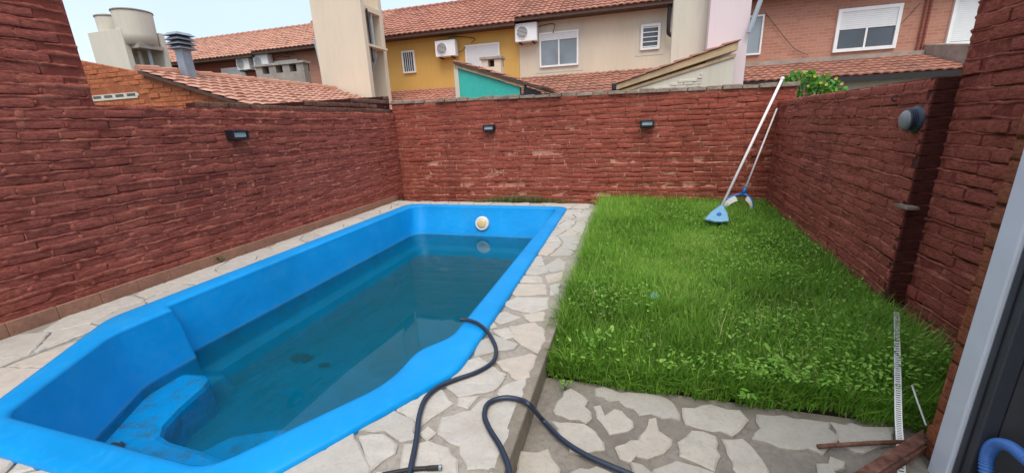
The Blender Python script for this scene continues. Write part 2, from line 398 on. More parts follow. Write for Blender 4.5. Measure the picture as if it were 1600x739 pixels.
def round_poly(p, rad, n=6):
    out = []; m = len(p)
    for i in range(m):
        a, b, c = Vector(p[i-1]), Vector(p[i]), Vector(p[(i+1) % m])
        u = (a-b); v = (c-b); r = min(rad[i], u.length*.48, v.length*.48); u.normalize(); v.normalize()
        s, e = b+u*r, b+v*r
        for k in range(n+1):
            w = k/n; out.append((1-w)**2*s+2*w*(1-w)*b+w*w*e)
    return out
def inset(p, ds):
    m = len(p); res = []
    for i in range(m):
        a, b, c = Vector(p[i-1]), Vector(p[i]), Vector(p[(i+1) % m])
        d1 = ds[i-1]; d2 = ds[i]
        t1 = (b-a).normalized(); t2 = (c-b).normalized()
        n1 = Vector((-t1.y, t1.x)); n2 = Vector((-t2.y, t2.x))
        den = t1.x*t2.y-t1.y*t2.x
        p1 = b+n1*d1; p2 = b+n2*d2
        if abs(den) < .05: res.append(tuple((p1+p2)/2)); continue
        w = p2-p1; k = (w.x*t2.y-w.y*t2.x)/den
        res.append(tuple(p1+t1*k))
    return res
# ------------------------------------------------------------------ ground sheet with an opening for the pool
def fill_sheet(name, outer, holes, z, mat, kind='structure', skirt=0):
    bm = bmesh.new(); es = []
    for lp in [outer]+holes:
        vs = [bm.verts.new((x, y, z)) for x, y in lp]
        es += [bm.edges.new((vs[i], vs[(i+1) % len(vs)])) for i in range(len(vs))]
    bmesh.ops.triangle_fill(bm, use_beauty=True, use_dissolve=False, edges=es)
    bmesh.ops.recalc_face_normals(bm, faces=bm.faces)
    for f in bm.faces:
        if f.normal.z < 0: f.normal_flip()
    if skirt:
        ext = bmesh.ops.extrude_edge_only(bm, edges=[e for e in bm.edges if e.is_boundary])
        for v in ext['geom']:
            if isinstance(v, bmesh.types.BMVert): v.co.z -= skirt
    me = bpy.data.meshes.new(name); bm.to_mesh(me); bm.free()
    return link(name, me, mat, None, kind)
hole = [tuple(v) for v in round_poly(P_OUT, [r*.6 for r in RAD], 3)]
hole_in = [((x+2.69)*.972-2.69, (y-4.05)*.985+4.05) for x, y in hole]
fill_sheet('ground', [(-600, -300), (600, -300), (600, 900), (-600, 900)], [hole_in], -.24, M['ground'])
deck = fill_sheet('pool_deck', [(XL+.02, -1.2), (KX, -1.2), (KX, 7.62), (-.62, 7.62), (-.62, 7.72), (XL+.02, 7.72)], [hole_in], 0.0, M['grout'], skirt=.26)
patio = fill_sheet('patio', [(KX+.004, -1.2), (2.24, -1.2), (2.24, YG), (KX+.004, YG)], [], ZP, M['grout_wet'], skirt=.1)
soil = fill_sheet('soil_bed', [(XL+.03, 7.7), (-.63, 7.7), (-.63, 7.6), (KX+.002, 7.6), (KX+.002, YG+.06), (2.36, YG+.06), (2.42, YB-.02), (XL+.03, YB-.02)], [], -.145, M['soil'], skirt=.08)

# ------------------------------------------------------------------ crazy paving
def clip(poly, a, n):
    """keep the side where (p-a).n <= 0"""
    out = []; m = len(poly)
    for i in range(m):
        p, q = poly[i], poly[(i+1) % m]
        dp = (p[0]-a[0])*n[0]+(p[1]-a[1])*n[1]; dq = (q[0]-a[0])*n[0]+(q[1]-a[1])*n[1]
        if dp <= 0: out.append(p)
        if dp*dq < 0:
            t = dp/(dp-dq); out.append((p[0]+(q[0]-p[0])*t, p[1]+(q[1]-p[1])*t))
    return out
def area_c(p):
    A = cx = cy = 0
    for i in range(len(p)):
        x0, y0 = p[i]; x1, y1 = p[(i+1) % len(p)]; c = x0*y1-x1*y0; A += c; cx += (x0+x1)*c; cy += (y0+y1)*c
    return (A/2, cx/(3*A), cy/(3*A)) if abs(A) > 1e-9 else (0, 0, 0)
def slab(parent, poly, z, mat, shrink=.012, thick=.02, rough=.012):
    A, cx, cy = area_c(poly)
    if abs(A) < .004: return
    if A < 0: poly = poly[::-1]
    # resample edge, wobble
    pts = []
    for i in range(len(poly)):
        a = Vector(poly[i]); b = Vector(poly[(i+1) % len(poly)]); L = (b-a).length; k = max(1, min(10, int(L/.045)))
        for j in range(k): pts.append(a+(b-a)*(j/k))
    n = len(pts); res = []; ph = random.random()*99
    for i in range(n):
        t = (pts[(i+1) % n]-pts[i-1]); t.normalize(); nn = Vector((-t.y, t.x))
        w = shrink+rough*(math.sin(ph+i*1.9)+math.sin(ph*2+i*3.3)+random.uniform(-1, 1))*.33
        res.append(pts[i]+nn*w)
    mb = MB(); c = Vector((cx, cy)); tz = random.uniform(-.003, .003)
    tx, ty = random.uniform(-.012, .012), random.uniform(-.012, .012)
    zz = lambda p, o: z+tz+o+(p.x-cx)*tx+(p.y-cy)*ty
    r0 = [(p.x, p.y, z-.01) for p in res]
    r1 = [(p.x, p.y, zz(p, thick-.008)) for p in res]
    r2 = []
    for p in res:
        q = p+(c-p).normalized()*.012; r2.append((q.x, q.y, zz(q, thick)))
    mb.v = r0+r1+r2
    for i in range(n):
        j = (i+1) % n; mb.f += [(i, j, n+j, n+i), (n+i, n+j, 2*n+j, 2*n+i)]
    mb.f.append(tuple(range(2*n, 3*n)))
    mb.build('flagstone', mat, parent)
def px_poly(z, ox, oy, s, pts): return [tuple(at(ox+x/s, oy+y/s, Z=z).xy) for x, y in pts]
DZ = -.003
near_deck = [
 [(130,573),(485,365),(570,545),(560,640),(60,640)], [(510,385),(640,370),(705,425),(690,465),(580,545),(530,430)],
 [(640,490),(705,490),(700,530),(630,540)], [(500,360),(690,260),(790,300),(800,390),(720,410),(640,355)],
 [(700,250),(900,140),(930,150),(985,215),(880,285),(820,330),(760,290)], [(815,370),(860,330),(900,365),(855,400)],
 [(740,425),(860,412),(960,440),(1000,500),(1010,573),(1000,640),(700,640)],
 [(930,290),(1070,250),(1140,190),(1330,215),(1290,320),(1190,540),(1060,540),(1010,430),(905,370)],
 [(945,130),(1150,20),(1245,90),(1190,155),(1010,185)], [(1010,190),(1110,185),(1060,240),(1010,225)],
 [(1200,170),(1250,120),(1350,100),(1330,200),(1230,190)], [(1065,600),(1185,565),(1120,700),(1030,700)], [(600,560),(690,555),(670,720),(560,720)]]
for p in near_deck: slab(deck, px_poly(DZ+.02, 400, 560, 3.2, p), DZ, M['stone'], -.004)
mid_deck = [
 [(600,630),(770,590),(800,600),(760,700),(700,715)], [(665,460),(790,440),(835,480),(835,530),(800,590),(700,530)],
 [(585,480),(660,465),(690,510),(640,520)], [(505,540),(590,500),(700,545),(690,565),(600,575),(500,605)],
 [(430,630),(520,605),(640,690),(600,739),(420,739),(370,700)], [(595,400),(640,385),(720,415),(620,445),(590,430)],
 [(640,345),(700,320),(855,320),(850,370),(770,395),(660,370)], [(690,255),(840,255),(845,300),(700,310),(660,290)],
 [(715,212),(820,220),(825,250),(700,245)], [(735,175),(850,170),(850,195),(800,210),(725,205)], [(765,125),(820,122),(835,165),(750,170)],
 [(730,405),(835,385),(832,430),(770,435)], [(835,215),(925,195),(915,235),(850,250)], [(840,165),(900,130),(935,150),(930,185),(860,195)], [(560,440),(585,425),(605,460),(560,470)],
 [(860,262),(910,250),(900,300),(860,310)]]
for p in mid_deck: slab(deck, px_poly(DZ+.02, 580, 360, 3.08, p), DZ, M['stone'], -.005)
low = [
 [(15,320),(60,230),(125,185),(205,225),(260,370),(220,390),(30,340)], [(280,180),(330,165),(380,205),(640,215),(780,270),(810,380),(700,350),(560,340),(520,300),(290,225)],
 [(270,290),(300,285),(330,350),(380,330),(400,300),(450,320),(525,425),(375,460),(320,395)], [(10,390),(210,405),(290,440),(340,560),(280,565),(190,580),(130,560),(60,480)],
 [(410,550),(580,480),(620,370),(660,360),(690,440),(750,500),(765,535),(700,575),(500,635),(430,620)], [(715,380),(820,430),(800,480)],
 [(835,310),(1000,280),(1180,330),(1240,380),(1180,440),(1130,470),(840,405)], [(810,520),(880,440),(1035,480),(1055,640),(1020,685),(900,640),(810,600)],
 [(1075,500),(1200,495),(1260,540),(1300,620),(1380,690),(1370,730),(1190,730),(1110,590)],
 [(1288,344),(1520,368),(1748,400),(1796,520),(1688,576),(1432,552),(1272,496),(1312,432)], [(1768,400),(2140,432),(2160,480),(2080,540),(1900,580),(1820,520)],
 [(1680,660),(1760,616),(1840,640),(1780,740),(1640,740)], [(650,690),(720,640),(860,640),(1000,690),(1040,716),(1040,800),(640,800)],
 [(510,650),(580,645),(630,716),(640,790),(500,790)], [(130,700),(180,675),(350,670),(400,716),(400,800),(130,800)], [(360,640),(430,640),(440,670),(400,680)],
 [(-200,580),(-20,568),(60,680),(60,740),(-220,740)], [(1400,800),(1500,720),(1600,760),(1560,860),(1400,880)], [(480,345),(520,350),(580,375),(550,390)], [(180,160),(240,155),(225,195)]]
for p in low: slab(patio, px_poly(ZP+.018, 860, 560, 4, p), ZP-.002, M['stone_low'], -.004, rough=.022)
def voronoi(parent, bounds, spacing, z, mat, skip, poolclip=True, stretch=1.0, shrink=.014):
    x0, x1, y0, y1 = bounds; seeds = []
    nx = max(1, round((x1-x0)/spacing)); ny = max(1, round((y1-y0)/(spacing*stretch)))
    for i in range(-1, nx+1):
        for j in range(-1, ny+1):
            seeds.append((x0+(i+.5+random.uniform(-.42, .42))*(x1-x0)/nx, y0+(j+.5+random.uniform(-.42, .42))*(y1-y0)/ny))
    for s in seeds:
        if not (x0-.1 < s[0] < x1+.1 and y0-.1 < s[1] < y1+.1): continue
        p = [(x0, y0), (x1, y0), (x1, y1), (x0, y1)]
        for o in seeds:
            if o is s or abs(o[0]-s[0])+abs(o[1]-s[1]) > spacing*5*max(1, stretch): continue
            p = clip(p, ((s[0]+o[0])/2, (s[1]+o[1])/2), (o[0]-s[0], o[1]-s[1]))
            if len(p) < 3: break
        if len(p) < 3: continue
        if poolclip:
            A, cx, cy = area_c(p); best = -9
            for i in range(6):
                a = Vector(CONVEX[i]); b = Vector(CONVEX[(i+1) % 6]); t = (b-a).normalized(); n = Vector((-t.y, t.x))
                d = (Vector((cx, cy))-a).dot(-n)
                if d > best: best, ba, bn = d, a+n*.05, n
            if best < -.04: continue
            p = clip(p, ba, bn)
            if len(p) < 3: continue
        A, cx, cy = area_c(p)
        if skip(cx, cy): continue
        slab(parent, p, z, mat, shrink)
voronoi(deck, (XL+.06, -4.30, -.2, 7.25), .36, DZ, M['stone'], lambda x, y: y < .9 and x > -3.6, stretch=1.1, shrink=.007)
voronoi(deck, (-4.28, -3.3, -.2, 2.2), .42, DZ, M['stone'], lambda x, y: False, shrink=.008)
voronoi(deck, (-3.28, -1.72, -.2, .95), .42, DZ, M['stone'], lambda x, y: False, shrink=.008)
voronoi(deck, (XL+.06, -.66, 7.18, 7.7), .32, DZ, M['stone'], lambda x, y: False, shrink=.008)
voronoi(deck, (-1.1, -.58, 4.45, 7.16), .30, DZ, M['stone'], lambda x, y: False, shrink=.008)
voronoi(deck, (-1.7, -.60, -.8, 1.22), .40, DZ, M['stone'], lambda x, y: False, shrink=.008)
voronoi(patio, (KX+.05, 2.2, -.8, 1.38), .38, ZP-.002, M['stone_low'], lambda x, y: False, poolclip=False, shrink=.03)
# concrete kerb along the raised deck
MB().box(KX-.075, KX+.006, -1.2, 2.95, -.2, .014).build('kerb_edge', M['kerb'], deck, bevel=.012)

# ------------------------------------------------------------------ brick walls
BL, BH = .30, .0925
def brick_variant(seed):
    """rough brick, front face toward +y; returns verts, faces, smooth flags"""
    r = random.Random(seed); xs = [-.5, -.465, r.uniform(-.15, .15), .465, .5]; zs = [-.5, -.34, .34, .5]; v = []; f = []; W = 5
    for k, z in enumerate(zs):
        for i, x in enumerate(xs):
            ex = i in (0, 4); ez = k in (0, 3)
            y = (-.005 if ez else -.002 if ex else 0)+r.uniform(-.003, .003)
            v.append((x+r.uniform(-.012, .012), y, z+(r.uniform(-.07, .05) if ez else r.uniform(-.06, .06))))
    for k in range(3):
        for i in range(4): f.append((k*W+i, k*W+i+1, (k+1)*W+i+1, (k+1)*W+i))
    sm = [True]*len(f)
    per = [(i, 0) for i in range(5)]+[(4, k) for k in (1, 2, 3)]+[(i, 3) for i in (3, 2, 1, 0)]+[(0, k) for k in (2, 1)]
    b = len(v); n = len(per)
    for i, k in per: p = v[k*W+i]; v.append((p[0], -.04, p[2]))
    for q in range(n):
        a = per[q]; c = per[(q+1) % n]; f.append((a[1]*W+a[0], b+q, b+(q+1) % n, c[1]*W+c[0])); sm.append(False)
    return v, f, sm
VAR = [brick_variant(s) for s in range(14)]
def brick_wall(name, label, O, u, L, z0, top, mat, mortar_mat, thick=.16, nlim=300, bh=BH, bl=BL, ends=True, relief=.008, skipf=None, seed=1, lift=0.0, group=None, smear=0.0):
    """O: start corner at the yard face; u: unit direction along wall; normal = face toward yard"""
    r = random.Random(seed)
    u = Vector((u[0], u[1], 0)).normalized(); n = Vector((u.y, -u.x, 0))    # normal to the right of u
    O = Vector((O[0], O[1], 0))
    w = empty(name, (O.x, O.y, z0), label, 'brick wall', group)
    meshes = {}
    # core with stepped top
    core = MB(); segs = 1
    tops = top if callable(top) else (lambda s: top)
    brk = sorted(set([0, L]+[s for s in getattr(top, 'breaks', [])]))
    for a, b in zip(brk[:-1], brk[1:]):
        ta, tb = tops(a+1e-4), tops(b-1e-4)
        P = lambda s, d, z: O+u*s-n*d+Vector((0, 0, z))
        core.hexa([P(a, .007, z0), P(b, .007, z0), P(b, thick, z0), P(a, thick, z0), P(a, .007, ta-.01), P(b, .007, tb-.01), P(b, thick, tb-.01), P(a, thick, ta-.01)])
    core.build('mortar', mortar_mat, w)
    items = []
    k = 0
    while True:
        z = z0+bh*(k+.5)
        if z > 6: break
        s = -(k % 2)*bl*.5+r.uniform(-.04, .04)
        while s < L:
            ln = bl*r.uniform(.88, 1.1); a, b = max(s, 0), min(s+ln, L)
            s += ln
            if b-a < .05: continue
            c = (a+b)/2
            if z+bh*.3 > min(tops(max(a, 1e-4)), tops(min(b, L-1e-4))): continue
            if skipf and skipf(c, z): continue
            items.append((c, z+.006*math.sin(c*1.7+k*.6)+.004*math.sin(c*4.1+k*2), b-a-.005, k))
        k += 1
    sc = []
    for c, z, l, k in items:
        p = O+u*c+Vector((0, 0, z)); x, y, d = to_px(p)
        dv = Vector(CAM)-p; vis = d > .1 and -40 < x < 1640 and -20 < y < 760
        sc.append(l*bh*abs(dv.normalized().dot(n))/dv.length_squared if vis else 0)
    order = sorted(range(len(items)), key=lambda i: -sc[i]); big = set([i for i in order[:nlim] if sc[i] > 0])
    SV = []; SF = []; ST = []
    rot = Matrix(((u.x, n.x, 0), (u.y, n.y, 0), (0, 0, 1))).to_4x4()
    inv = Matrix.Translation((-O.x, -O.y, -z0))
    for i, (c, z, l, k) in enumerate(items):
        var = r.randrange(len(VAR)); out = r.gauss(0, relief*.5)+.5*relief*math.sin(k*2.7)+lift
        tilt = Matrix.Rotation(r.uniform(-.02, .02), 4, 'Y') @ Matrix.Rotation(r.uniform(-.03, .03), 4, 'X') @ Matrix.Rotation(r.uniform(-.02, .02), 4, 'Z')
        m = Matrix.Translation(O+u*c+n*out+Vector((0, 0, z))) @ rot @ tilt @ Matrix.Diagonal((l, 1, bh*r.uniform(.90, .99), 1))
        if i in big:
            if var not in meshes:
                me = bpy.data.meshes.new('brick'); me.from_pydata(VAR[var][0], [], VAR[var][1]); me.materials.append(mat); me.polygons.foreach_set('use_smooth', VAR[var][2]); meshes[var] = me
            o = bpy.data.objects.new('brick', meshes[var]); col.objects.link(o); o.parent = w; o.matrix_parent_inverse = inv; o.matrix_basis = m
        else:
            b = len(SV); SV += [tuple(m @ Vector(p)) for p in VAR[var][0]]; SF += [tuple(b+q for q in f) for f in VAR[var][1]]
            ST += [r.random()]*len(VAR[var][0])
    if SV:
        me = bpy.data.meshes.new('brick_courses'); me.from_pydata(SV, [], SF); me.polygons.foreach_set('use_smooth', VAR[0][2]*(len(SF)//len(VAR[0][2]))); me.update()
        at_ = me.attributes.new('tone', 'FLOAT', 'POINT'); at_.data.foreach_set('value', ST)
        link('brick_courses', me, mat, w, 'stuff')
    if smear:
        # mortar squeezed out of the bed joints, trowelled over and painted with the wall
        mb = MB(); ks = max(i[3] for i in items)+1
        nz_ = lambda a, q: math.sin(a*2.1+q)+.7*math.sin(a*5.3+q*1.7)+.6*math.sin(a*11.7+q*2.9)+.5*math.sin(a*23.+q*.7)
        for k in range(1, ks):
            ph = r.uniform(0, 60); b0 = None; sv = 0.0
            while sv <= L:
                zc = z0+bh*k+.006*math.sin(sv*1.7+k*.6)+.005*nz_(sv, ph)+r.uniform(-.004, .004)
                a = .5+.28*nz_(sv*.6, ph+9)+r.uniform(-.25, .25)
                ok = zc+.03 < tops(min(max(sv, 1e-4), L-1e-4)) and not (skipf and skipf(sv, zc))
                hw = smear*(.005+.014*max(0, a)); out = -.0015+smear*.009*max(0, a)+relief*.5*math.sin(k*2.7)+r.uniform(-.002, .002)
                if ok and a > -.25:
                    p = O+u*sv; b1 = len(mb.v)
                    mb.v += [tuple(p-n*.008+Vector((0, 0, zc+hw*r.uniform(.7, 1.3)))), tuple(p+n*out+Vector((0, 0, zc+hw*.35))), tuple(p+n*out*.6+Vector((0, 0, zc-hw*.4))), tuple(p-n*.008+Vector((0, 0, zc-hw*r.uniform(.7, 1.6))))]
                    if b0 is not None:
                        for q in range(3): mb.f.append((b0+q, b0+q+1, b1+q+1, b1+q))
                    b0 = b1
                else: b0 = None
                sv += r.uniform(.03, .06)
        for c, z, l, k in items:
            if r.random() > .3+.35*smear: continue
            sv = max(.02, c-l/2); p = O+u*sv; hz = bh*.5*r.uniform(.5, 1); hw = r.uniform(.006, .018)*smear; b1 = len(mb.v); o_ = r.uniform(.001, .004)*smear+relief*.3
            ring_ = [(-hw*r.uniform(.6, 1.3), -hz), (hw*r.uniform(.6, 1.3), -hz*.8), (hw*r.uniform(.8, 1.6), hz*r.uniform(-.3, .3)), (hw*r.uniform(.5, 1.2), hz), (-hw*r.uniform(.5, 1.2), hz*.9), (-hw*r.uniform(.8, 1.6), hz*r.uniform(-.3, .3))]
            mb.v += [tuple(p+u*a_-n*.006+Vector((0, 0, z+b_))) for a_, b_ in ring_]+[tuple(p+u*a_*.5+n*o_+Vector((0, 0, z+b_*.6))) for a_, b_ in ring_]
            for q in range(6): mb.f.append((b1+q, b1+(q+1) % 6, b1+6+(q+1) % 6, b1+6+q))
            mb.f.append(tuple(b1+6+q for q in range(6)))
        mb.build('mortar_smears', mortar_mat if smear < .9 else M['smear'], w, smooth=True, kind='stuff')
    return w
def top_left(s):                                   # s runs from far corner (YB) ... toward the camera
    return 6.2 if YB-s < YT else ZL+.012*math.sin(s*2.3)
top_left.breaks = [YB-YT]
wall_l = brick_wall('brick_wall', 'dark red painted brick wall on the left, rising tall near the camera', (XL, -1.5), (0, 1), YB+1.5, 0.0,
    None or (lambda f: (setattr(f, 'breaks', [YT+1.5]), f)[1])(lambda s: 6.2 if s-1.5 < YT else ZL), M['brick'], M['mortar'], relief=.007, seed=3, smear=1.6)
for k in range(26):                                # clay skirting pieces along the foot of the left wall
    y0 = -.2+k*.32
    if y0+.31 > YB-.02: break
    MB().box(XL-.004, XL+.03+random.uniform(-.003, .003), y0, y0+.3185, -.02, .125+random.uniform(-.004, .004)).build('skirting_tile', M['skirting'], wall_l, bevel=.006)
def top_b(s): return ZBL+(ZBR-ZBL)*s/7.6
wall_b = brick_wall('brick_wall', 'worn dark red brick wall across the back of the yard with grey coping', (XL-.05, YB), (1, 0), XR+.32-XL, -.1, top_b, M['brick_far'], M['mortar_far'], relief=.006, seed=5, smear=.7)
s = 0
while s < XR+.3-XL:                                # rough grey bricks laid on top
    l = random.uniform(.22, .34); x0 = XL-.05+s; zt = top_b(s)
    b = MB(); h = random.uniform(.035, .062); d = random.uniform(-.02, .03)
    j = lambda a: random.uniform(-a, a)
    b.hexa([(x0, YB-.03+d, zt-.02), (x0+l-.012, YB-.03+d+j(.01), zt-.02), (x0+l-.012, YB+.15, zt-.02), (x0, YB+.15, zt-.02),
            (x0+j(.008), YB-.02+d, zt+h+j(.008)), (x0+l-.015+j(.008), YB-.02+d+j(.01), zt+h+j(.012)), (x0+l-.012, YB+.14, zt+h), (x0, YB+.14, zt+h)])
    b.build('coping_brick', M['coping'], wall_b, bevel=.01); s += l
ur = Vector((-KR, -1, 0)).normalized(); LR = (YB-3.76)/abs(ur.y)
wall_r = brick_wall('brick_wall', 'dark red garden wall on the right behind the lawn with a bulkhead lamp', (XR+.02, YB), (ur.x, ur.y), LR, -.1, ZR, M['brick_right'], M['mortar'], relief=.006, seed=8, smear=1.25)
# its end face toward the camera, in a darker brick colour
xe = XR+.02+ur.x*LR; ye = YB+ur.y*LR
for k in range(21):
    z0 = -.1+k*BH
    if z0+BH > ZR+.02: break
    MB().box(xe+.004, xe+.20, ye-.010-random.uniform(0, .004), ye+.05, z0+.003, z0+BH-.003).build('end_brick', M['brick_dark'], wall_r, bevel=.006)
MB().box(xe+.006, xe+.20, ye-.004, ye+.06, -.1, ZR-.01).build('end_mortar', M['mortar_dark'], wall_r)
wall_n = brick_wall('brick_wall', 'tall dark red brick house wall at the right edge beside the white frame', (2.21, 3.74), (0, -1), 3.4, -.2, 5.2, M['brick_right'], M['mortar'], thick=.2, relief=.008, seed=11, smear=1.0)
# door jamb return of the house
wall_j = brick_wall('brick_wall', 'brown brick jamb next to the white frame at the right edge', (1.50, 2.16), (0, -1), .16, -.16, 5.2, M['brick_jamb'], M['mortar_raw'], thick=.70, relief=.008, seed=12, bl=.30)

# ------------------------------------------------------------------ pool
px0 = (P_OUT[0][0]+P_OUT[9][0])/2
pool = empty('swimming_pool', (px0, 4.0, -1.4), 'blue fibreglass swimming pool half full of murky water', 'swimming pool')
def ring(poly, z, rad=RAD): return [(v.x, v.y, z) for v in round_poly(poly, rad)]
def loft(rings, cap=False):
    mb = MB(); n = len(rings[0])
    for r in rings: mb.v += r
    for i in range(len(rings)-1):
        for k in range(n):
            l = (k+1) % n; mb.f.append((i*n+k, i*n+l, (i+1)*n+l, (i+1)*n+k))
    if cap: mb.f.append(tuple((len(rings)-1)*n+k for k in range(n)))
    return mb
def grow(p, d): return inset(p, [d]*len(p))
rim = loft([ring(grow(P_OUT, .02), -.03), ring(P_OUT, .012), ring(grow(P_OUT, .004), .036), ring(grow(P_OUT, .022), .050), ring(grow(P_OUT, .06), .054),
            ring(grow(P_IN, -.05), .056), ring(grow(P_IN, -.018), .053), ring(P_IN, .040), ring(grow(P_IN, .006), .02)])
rim.build('rim', M['pool'], pool, smooth=True)
# per-edge insets: far edge is last (index 9: B->A)
def ins(side, far, near): return inset(P_IN, [side, side, side, near, near, near, side, side, side, far])
shell = loft([ring(grow(P_IN, .004), .03), ring(ins(.010, .02, .015), -.02), ring(ins(.03, .05, .03), -.10), ring(ins(.05, .14, .07), -.30), ring(ins(.07, .22, .10), -.47), ring(ins(.085, .27, .12), -.66),
              ring(ins(.11, .29, .14), -.70), ring(ins(.21, .38, .2), -.715), ring(ins(.23, .40, .22), -.74), ring(ins(.40, .62, .3), -1.28), ring(ins(.50, .75, .4), -1.36)], cap=True)
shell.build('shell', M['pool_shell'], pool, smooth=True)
# moulded bench and steps at the near end
def lens_step(name, poly, z0, z1, mat, bev=.04):
    mb = MB(); mb.prism([(x, y, z0) for x, y in poly], (0, 0, z1-z0)); return mb.build(name, mat, pool, smooth=False, bevel=bev)
bench = [(-3.93, 2.26), (-3.91, 1.87), (-3.40, 1.11), (-1.90, 1.11), (-1.62, 1.50), (-2.10, 1.52), (-2.80, 1.59), (-3.12, 1.60), (-3.26, 1.63), (-3.35, 1.71), (-3.44, 1.90), (-3.52, 2.16), (-3.58, 2.25), (-3.68, 2.29)]
lens_step('bench', bench, -1.2, -.55, M['pool'], .05)
step = [(-3.30, 1.4), (-1.9, 1.4), (-1.75, 1.7), (-2.1, 2.05), (-2.7, 2.12), (-3.05, 1.95)]
lens_step('step', step, -1.3, -.80, M['pool'])
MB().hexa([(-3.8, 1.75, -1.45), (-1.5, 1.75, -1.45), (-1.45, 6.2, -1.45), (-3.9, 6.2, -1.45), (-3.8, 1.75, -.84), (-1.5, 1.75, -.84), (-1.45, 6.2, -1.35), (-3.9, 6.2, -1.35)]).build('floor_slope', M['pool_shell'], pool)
# pool light on the far end wall
c = at(752, 350, Y=6.86); ax = Vector((0, -1, .16))
lt = MB().lathe(c+Vector((0, .10, -.01)), ax, [(.135, 0), (.135, .06), (.128, .082), (.11, .088), (.10, .084)], 32).build('pool_light', M['plastic_white'], pool, smooth=True)
MB().lathe(c+Vector((0, .10, -.01))+ax.normalized()*.08, ax, [(.095, 0), (.09, .008), (.06, .018), (.02, .022)], 32).build('lens', M['lens_amber'], lt, smooth=True)
for k in range(6):
    w = 2*math.pi*k/6; a = ax.normalized().orthogonal(); b2 = ax.normalized().cross(a)
    MB().lathe(c+Vector((0, .10, -.01))+ax.normalized()*.083+(a*math.cos(w)+b2*math.sin(w))*.116, ax, [(.008, 0), (.007, .006)], 8).build('screw', M['grey_metal'], lt)
# water body
ZW = -.47
wp = ins(.055, .20, .085)
wm = loft([ring(wp, ZW), ring(grow(wp, -.02), -1.52)])
n_ = len(ring(wp, ZW)); wm.f.insert(0, tuple(range(n_-1, -1, -1))); wm.f.append(tuple(range(n_, 2*n_)))
water_o = wm.build('water', M['water'], None, kind='structure')
# rotten leaves on the pool floor
def debris(x, y, z, r, label, nleaf=60):
    mb = MB(); rr = random.Random(int(x*100))
    for i in range(nleaf):
        a = rr.uniform(0, 6.28); d = r*math.sqrt(rr.random())*rr.uniform(.5, 1); s_ = rr.uniform(.015, .035); t = rr.uniform(0, 6.28); zc = z+.006+rr.uniform(0, .012)
        cx, cy = x+d*math.cos(a)*1.5, y+d*math.sin(a)*.8
        mb.poly([(cx+s_*math.cos(t+w)*(1 if i_ % 2 else .6), cy+s_*math.sin(t+w)*(1 if i_ % 2 else .6), zc+rr.uniform(-.004, .004)) for i_, w in enumerate((0, 1, 2, 3.1, 4.2, 5.2))])
    o = mb.build('leaf_litter', M['debris']); tag(o, label, 'leaf litter')
def on_slope(px, py):
    z = -1.1
    for _ in range(30):
        p = at(px, py, Z=z); z = -.84-.51*(p.y-1.75)/4.45
    return p.x, p.y, z
x_, y_, z_ = on_slope(465, 560); debris(x_+.06, y_, z_+.01, .11, 'large brown clump of rotten leaves on the pool floor', 120)
x_, y_, z_ = on_slope(507, 572); debris(x_, y_, z_+.01, .045, 'small brown clump of leaves on the pool floor near the large one', 30)
debris(*at(182, 698, Z=-.54).xy, -.545, .035, 'brown leaves on the pool bench near the bottom left', 26)

# ------------------------------------------------------------------ lawn
def blades(name, P, H, Wd, lean, az, tone, mat, parent=None, bend=.5):
    N = len(P); dx, dy = np.cos(az), np.sin(az); px, py = -dy, dx
    V = np.zeros((N, 5, 3))
    for i, (t, wf) in enumerate(((0, 1), (0, 1), (.55, .8), (.55, .8), (1, 0))):
        sgn = -1 if i % 2 == 0 else 1
        l = lean*(t**2 if bend else t)
        V[:, i, 0] = P[:, 0]+dx*l*H+px*Wd*wf*.5*sgn; V[:, i, 1] = P[:, 1]+dy*l*H+py*Wd*wf*.5*sgn
        V[:, i, 2] = P[:, 2]+H*t*np.sqrt(np.clip(1-(lean*t)**2*.55, .15, 1))
    me = bpy.data.meshes.new(name); b = np.arange(N)*5
    loops = np.stack([b, b+1, b+3, b+2, b+2, b+3, b+4], 1).ravel()
    st = np.stack([np.arange(N)*7, np.arange(N)*7+4], 1).ravel(); tot = np.tile([4, 3], N)
    me.vertices.add(N*5); me.vertices.foreach_set('co', V.ravel()); me.loops.add(len(loops)); me.loops.foreach_set('vertex_index', loops.astype(np.int32))
    me.polygons.add(N*2); me.polygons.foreach_set('loop_start', st.astype(np.int32)); me.update(calc_edges=True)
    a = me.attributes.new('tone', 'FLOAT', 'POINT'); a.data.foreach_set('value', np.repeat(tone, 5).astype(np.float32))
    me.materials.append(mat)
    o = bpy.data.objects.new(name, me); col.objects.link(o)
    if parent: o.parent = parent
    return o
def fbm(x, y, s, seed):
    r = np.random.default_rng(seed); out = np.zeros_like(x)
    for k in range(5):
        a = r.uniform(0, 6.28, 3); f = s*(1.7**k)
        out += (np.sin(x*f*np.cos(a[0])+y*f*np.sin(a[0])+a[1])*np.cos(y*f*np.cos(a[2])-x*f*np.sin(a[2])+a[1]*2))/(1.5**k)
    return out
N = 190000
x = rng.uniform(KX+.01, 2.40, N); y = YG-.02+(YB-YG)*rng.random(N)**1.25
keep = (x < XR-.01+KR*(y-YB)+.02) & (y > YG+.03+.035*fbm(x, x*0, 4.5, 3)+rng.normal(0, .02, N))
keep &= ~((x > 2.19) & (y < 3.74))
x, y = x[keep], y[keep]
clump = fbm(x, y, 2.2, 1); mown = np.clip(1-((x-.75)/1.1)**2-((y-5.2)/1.5)**2, 0, 1)
H = .085+.035*clump+rng.gamma(2, .022, len(x)); H *= 1-.45*mown
edge = np.exp(-np.abs(x-KX)/.16); H += edge*rng.uniform(0, .14, len(x)); H += np.exp(-(YB-y)/.2)*rng.uniform(0, .10, len(x))
H = np.clip(H, .03, .34); H *= np.interp(y, [YG-.03, YG+.05, YG+.45], [.45, .6, 1])
